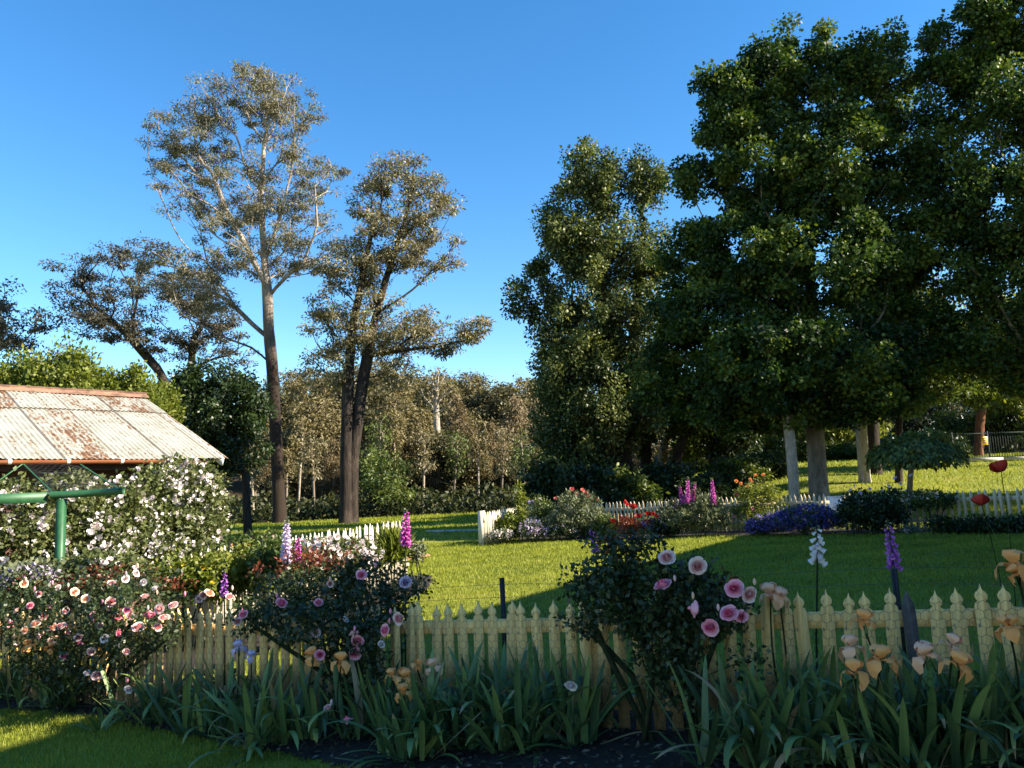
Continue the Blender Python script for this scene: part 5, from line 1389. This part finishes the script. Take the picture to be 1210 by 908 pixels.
shrub('fresh green bush right of the coral flowered bush along the far fence', 716, 22.2, [(714, 620, 12, 13), (722, 626, 10, 8)], L_SHRUB, 307, n_tips=80, L=.09)
shrub('bronze leaved low bush under the red poppies', 748, 21.6, [(748, 624, 20, 9), (738, 620, 12, 9)], L_RED, 308, n_tips=60, L=.07)
shrub('dark low bush sprinkled with blue flowers beside the foxglove clump', 782, 21.3, [(780, 622, 22, 11), (795, 625, 16, 8)], L_DARK, 309, n_tips=80, mass=(P_BLUE, 60, .045, .4))
shrub('shadowy strip of low dark foliage between the lilac daisies and red poppies', 662, 22.3, [(660, 628, 22, 8), (690, 630, 22, 7), (715, 631, 18, 6)], L_DARK, 310, n_tips=90, mass=(P_LILAC, 40, .04, .4))
shrub('spiky straw green bush bearing the pink foxglove spires', 822, 21.0, [(822, 605, 28, 22), (845, 612, 24, 18), (800, 610, 22, 16), (835, 595, 18, 12)], L_GREY, 311, n_tips=170, per=34, L=.12, W=.03, droop=-.6, up=.2, blooms=[(803, 597, 'pink', .8), (815, 612, 'pink', .8), (832, 606, 'pink', .7), (863, 600, 'pink', .7)])
shrub('airy sunlit rose bush with peach blooms beside the slender pale trunk', 890, 20.8, [(890, 582, 22, 16), (905, 590, 24, 14), (878, 592, 18, 18), (890, 605, 20, 14)], L_LIME, 312, name='rose_bush', cat='rose bush', n_tips=110, L=.08, blooms=[(883, 575, 'peach', 1.6), (888, 571, 'peach', 1.5), (893, 563, 'peach', 1.5), (902, 562, 'peach', 1.4), (870, 569, 'peach', 1.2), (876, 572, 'peach', 1.3), (889, 601, 'pink', 1.2), (870, 585, 'coral', 1.4), (868, 611, 'pink', .9), (887, 567, 'peach', 1.2)])
shrub('smaller blue violet flower mound next to the lit foxglove bush', 906, 19.9, [(908, 619, 22, 11), (895, 623, 14, 8)], L_SHRUB, 313, name='lavender_clump', cat='flowers', n_tips=70, mass=(P_BLUE, 420, .055, .1), L=.06)
shrub('larger blue violet flower mound in front of the big grey trunk', 955, 19.4, [(955, 612, 34, 15), (935, 615, 24, 13), (978, 617, 20, 11)], L_SHRUB, 314, name='lavender_clump', cat='flowers', n_tips=110, mass=(P_BLUE, 800, .055, .1), L=.06)
shrub('dark rounded shrub with lilac flowers in front of the clipped weeping tree', 1028, 18.8, [(1022, 598, 30, 20), (1050, 600, 26, 20), (1030, 615, 36, 14), (1002, 605, 16, 16)], L_DARK, 315, n_tips=170, per=34, L=.09, W=.05, blooms=[(1005, 580, 'lilac', 1.1), (1017, 583, 'lilac', 1.1), (1010, 574, 'lilac', .8), (1058, 566, 'lilac', 1.3), (1077, 563, 'lilac', 1.3), (1050, 575, 'lilac', .9), (1064, 572, 'lilac', .9), (1028, 578, 'lilac', .9), (1042, 580, 'lilac', .9), (1071, 580, 'white', .8)])
shrub('leafy white flecked rose spilling over the far fence under the weeping tree', 1098, 18.6, [(1095, 590, 24, 10), (1115, 592, 16, 8)], L_SHRUB, 316, name='rose_bush', cat='rose bush', n_tips=70, mass=(P_WHITE, 26, .05, .3), L=.08)
for i, (px, rx, lab) in enumerate(((1125, 30, 'dark low shrub against the shaded far fence next to the white flower tuft'), (1165, 26, 'dark low shrub at the far fence behind the poppy stalks'), (1200, 26, 'dark low shrub at the far fence at the photo edge'))):
    shrub(lab, px, 17.6 - i * .4, [(px, 621, rx, 8), (px + 8, 624, rx * .8, 6)], L_DARK, 320 + i, n_tips=80, L=.09)
shrub('small white flower tuft at the lawn edge below the far shaded fence', 1078, 18.2, [(1078, 627, 9, 4)], L_GREY, 325, name='daisy_clump', cat='flowers', n_tips=24, mass=(P_WHITE, 40, .05, .2), L=.05)
for (px, top, bot, Y, lab, lean) in ((806, 572, 594, 20.9, 'shortest pink foxglove spire, outermost of the lit foxgloves by the far fence', -3), (812, 563, 592, 20.8, 'pink foxglove spire standing between two others in the lit clump', 1), (818, 569, 590, 20.9, 'slim pink spire leaning beside a green seed stalk in the lit clump', 4), (843, 564, 594, 20.7, 'lone tall pink foxglove spire with pale tip before the far fence', -2), (798, 586, 600, 20.9, 'tiny pink spire at the far fence, nearest the red poppies', 0)):
    foxglove(lab, px, top, bot, Y, P_MAG, px, lean=lean, bell_s=1.3, leafy=False, sparse=.7)
def poppy(label, px, py, Y, foot, sz, bend=.1):
    rng = np.random.default_rng(px)
    p = pt(px, py, Y); a = at(foot, Y)
    root = empty('poppy', a, label, 'poppy', 'red poppies')
    stalk(a, p, .005 if Y > 10 else .003, root, bend=bend, rng=rng)
    inst('poppy_flower', POPPY, root, p, (rng.normal() * .4 + .3, rng.normal() * .4, rng.random() * 6), sz)
for (px, py, lab) in ((748, 601, 'largest red poppy high against the far pickets'), (738, 596, 'red poppy above the picket tips next to the largest one'), (767, 610, 'red poppy low on the pickets, one of a pair on the side of the foxgloves'), (774, 611, 'red poppy of the low pair, the one nearer the foxgloves'),
                      (724, 618, 'single red poppy in front of the fresh green bush'), (767, 619, 'lowest red poppy above the bronze leaves'), (755, 612, 'small red poppy between the largest and the low pair')):
    poppy(lab, px, py, 21.7, px + 3, 3.2)
yp = FY_(-.35)
poppy('near dark red poppy seen against the sunny grass slope', 1183, 557, yp(1183), 1200, 1.55, .08)
poppy('near dark red poppy hanging before the far shaded pickets', 1160, 596, yp(1160), 1195, 1.35, .10)

shrub('yellow flowered bush behind the red shoots of the widest rose bush', 215, 9.4, [(215, 682, 34, 22), (190, 690, 26, 16), (245, 680, 28, 24)], L_LIME, 330, n_tips=150, per=34, L=.06, blooms=[(205, 672, 'yellow', .9), (218, 670, 'yellow', .9), (192, 680, 'yellow', .8), (228, 678, 'yellow', .8), (200, 690, 'yellow', .8), (240, 672, 'yellow', .8), (181, 674, 'yellow', .8), (212, 684, 'yellow', .7), (250, 690, 'yellow', .7)])
shrub('lime green bush dotted with orange flowers before the white fence', 285, 9.9, [(280, 668, 32, 24), (305, 675, 26, 24), (262, 680, 24, 20)], L_LIME, 331, n_tips=170, per=34, L=.06, mass=(P_PEACH, 50, .035, .5))
shrub('fresh green hedge plant with small pink flowers along the low end of the white fence', 290, 10.9, [(285, 652, 24, 12), (312, 646, 22, 13), (268, 660, 18, 9)], L_SHRUB, 332, n_tips=150, per=34, L=.065, mass=(P_PALE, 60, .04, .4))
shrub('leafy green clump around the foot of the pale and magenta foxgloves', 345, 9.5, [(345, 668, 26, 18), (325, 660, 20, 18)], L_SHRUB, 333, n_tips=110, per=30, L=.08)
for i, (px, Y, b_, lab) in enumerate(((372, 11.3, [(370, 655, 24, 14), (384, 650, 20, 12)], 'white rose bush of the hedge next to the magenta foxglove, most greenery showing'), (410, 12.0, [(402, 649, 22, 15), (396, 657, 24, 12)], 'white rose bush in the middle of the hedge, thick with blooms'), (440, 12.7, [(424, 651, 15, 10), (436, 658, 14, 8)], 'white rose bush at the far end of the hedge before the bare pickets'))):
    rn = np.random.default_rng(400 + i)
    fl = [(a + rn.normal() * rx * .55, c + rn.normal() * ry * .5, 'white', .8 + .5 * rn.random()) for (a, c, rx, ry) in b_ for _ in range(24)]
    shrub(lab, px, Y, b_, L_ROSEL, 340 + i, name='rose_bush', cat='rose bush', n_tips=120, per=26, L=.06, blooms=fl, group='white rose hedge by the side fence')
shrub('tuft of lit strap leaves at the end of the white fence by the brick edging', 466, 13.3, [(466, 652, 14, 12)], L_LIME, 345, n_tips=50, per=30, L=.28, W=.03, droop=-1.2, up=.1, sig=.08, cat='plant', name='strap_leaved_plant')
shrub('small white daisies on the lawn side of the tall magenta foxglove', 493, 13.4, [(493, 650, 8, 6)], L_GREY, 346, name='daisy_clump', cat='flowers', n_tips=24, mass=(P_WHITE, 30, .045, .2), L=.06)
shrub('lilac flower clump at the photo edge behind the peach roses', 32, 8.2, [(35, 682, 30, 12), (15, 690, 20, 14)], L_GREY, 347, n_tips=90, mass=(P_LILAC, 160, .05, .2), name='lavender_clump', cat='flowers')
shrub('green and red leaved rose bush with white blooms before the netting frame', 120, 8.6, [(115, 672, 36, 16), (150, 680, 34, 16), (85, 680, 26, 14)], L_ROSEL, 348, name='rose_bush', cat='rose bush', n_tips=120, per=26, L=.06, blooms=[(115, 664, 'white', 1.0), (122, 667, 'white', 1.1), (108, 663, 'white', .9), (96, 672, 'white', .8), (140, 668, 'white', .9), (160, 672, 'white', .8), (130, 662, 'white', .8)])

# wild grass at the edge beside the poppies
rng = np.random.default_rng(9)
c_ = FP(ft(1212, -.3), -.3); mb = MB()
gr = empty('grass_tuft', c_, 'wispy pale wild grass tuft around the poppy stalks at the photo edge', 'grass')
for k in range(60):
    a = c_ + np.array([rng.normal() * .09, rng.normal() * .08, 0]); Lg = .6 + .6 * rng.random(); az = rng.random() * 6.28; th = .05 + abs(rng.normal()) * .22
    s_ = np.linspace(0, 1, 7); ang = th + .9 * s_ ** 2 * rng.random()
    h = np.cumsum(np.sin(ang)) / 7 * Lg; z = np.cumsum(np.cos(ang)) / 7 * Lg
    P = a + np.stack([h * math.cos(az), h * math.sin(az), z], -1)
    mb.tube(P, np.linspace(.003, .0008, 7), 3, a=.6 + .4 * rng.random())
mb.obj('blades', L_GREY, gr)

# ------------------------------------------------------------------ grass
def grass(name, n, xr, yr, keepfn, hgt, wid, seed, dens_pow=1.0):
    rng = np.random.default_rng(seed)
    y = yr[0] + (yr[1] - yr[0]) * rng.random(n) ** dens_pow
    x = rng.uniform(xr[0], xr[1], n)
    k = keepfn(x, y); x, y = x[k], y[k]; n = len(x)
    P = np.stack([x, y, gz(x, y)], -1)
    d = np.maximum(y, 3)
    sc = (d / 6.0) ** .55
    patch = .5 + .28 * np.sin(x * 1.7 + np.sin(y * 1.1) * 2) * np.sin(y * 1.3 + 1.2 * np.sin(x * .9)) + .14 * np.sin(x * 5.1 + 2 * np.sin(y * 2.3)) * np.sin(y * 3.7 + np.sin(x * 3.1)) + .12 * np.sign(np.sin((y - .25 * x) * 4.2))
    h = hgt * sc * (.5 + .8 * rng.random(n)) * (.7 + .5 * patch)
    az = rng.random(n) * 2 * math.pi; ln = .25 + .75 * rng.random(n)
    tip = P + np.stack([np.cos(az) * ln * h, np.sin(az) * ln * h, h], -1)
    sd = np.stack([-np.sin(az), np.cos(az), 0 * az], -1) * (wid * sc)[:, None] * .5
    midp = P + (tip - P) * .55 + np.stack([0 * h, 0 * h, h * .12], -1)
    V = np.stack([P - sd, P + sd, midp + sd * .8, tip, midp - sd * .8], 1)
    V4 = V[:, [0, 1, 2, 4]].reshape(-1, 3)
    a = np.clip(.20 + .55 * patch + rng.normal(size=n) * .22, 0, 1)
    mb = MB(); N_ = n
    VV = V.reshape(-1, 3); i = np.arange(n)[:, None] * 5
    mb.add(VV, i + np.array([[0, 1, 2, 4]]), a=a)
    mb.T.append(i + np.array([[4, 2, 3]])); mb.ta.append(a)
    return tag(mb.obj(name, L_GRASS), kind='stuff')
bedp, rbp, sbp = np.array(bed), np.array(rear_bed), np.array(side_bed)
def notbed(x, y): return ~(inside(bedp, x, y) | inside(rbp, x, y) | inside(sbp, x, y))
def inview(x, y, m_=.7): return np.abs(x) < y * m_ + .5
fl = lambda x, y: (x * FN[0] + (y - 5.5) * FN[1])          # >0 in front of the near fence
grass('lawn_grass', 90000, (-5.5, .6), (3.6, 7.4), lambda x, y: notbed(x, y) & (fl(x, y) > .3) & inview(x, y), .038, .0042, 1)
grass('lawn_grass', 330000, (-14, 16), (5.6, 24), lambda x, y: notbed(x, y) & (fl(x, y) < -.6) & inview(x, y), .030, .0065, 2, 1.25)
grass('lawn_grass', 150000, (-30, 32), (19, 46), lambda x, y: notbed(x, y) & inview(x, y) & (y - 19 > -.5 * (x - 10)) & ~((y < 24.5) & (x > -3) & (y < 26.2 - .718 * (x - .2))), .034, .010, 3)
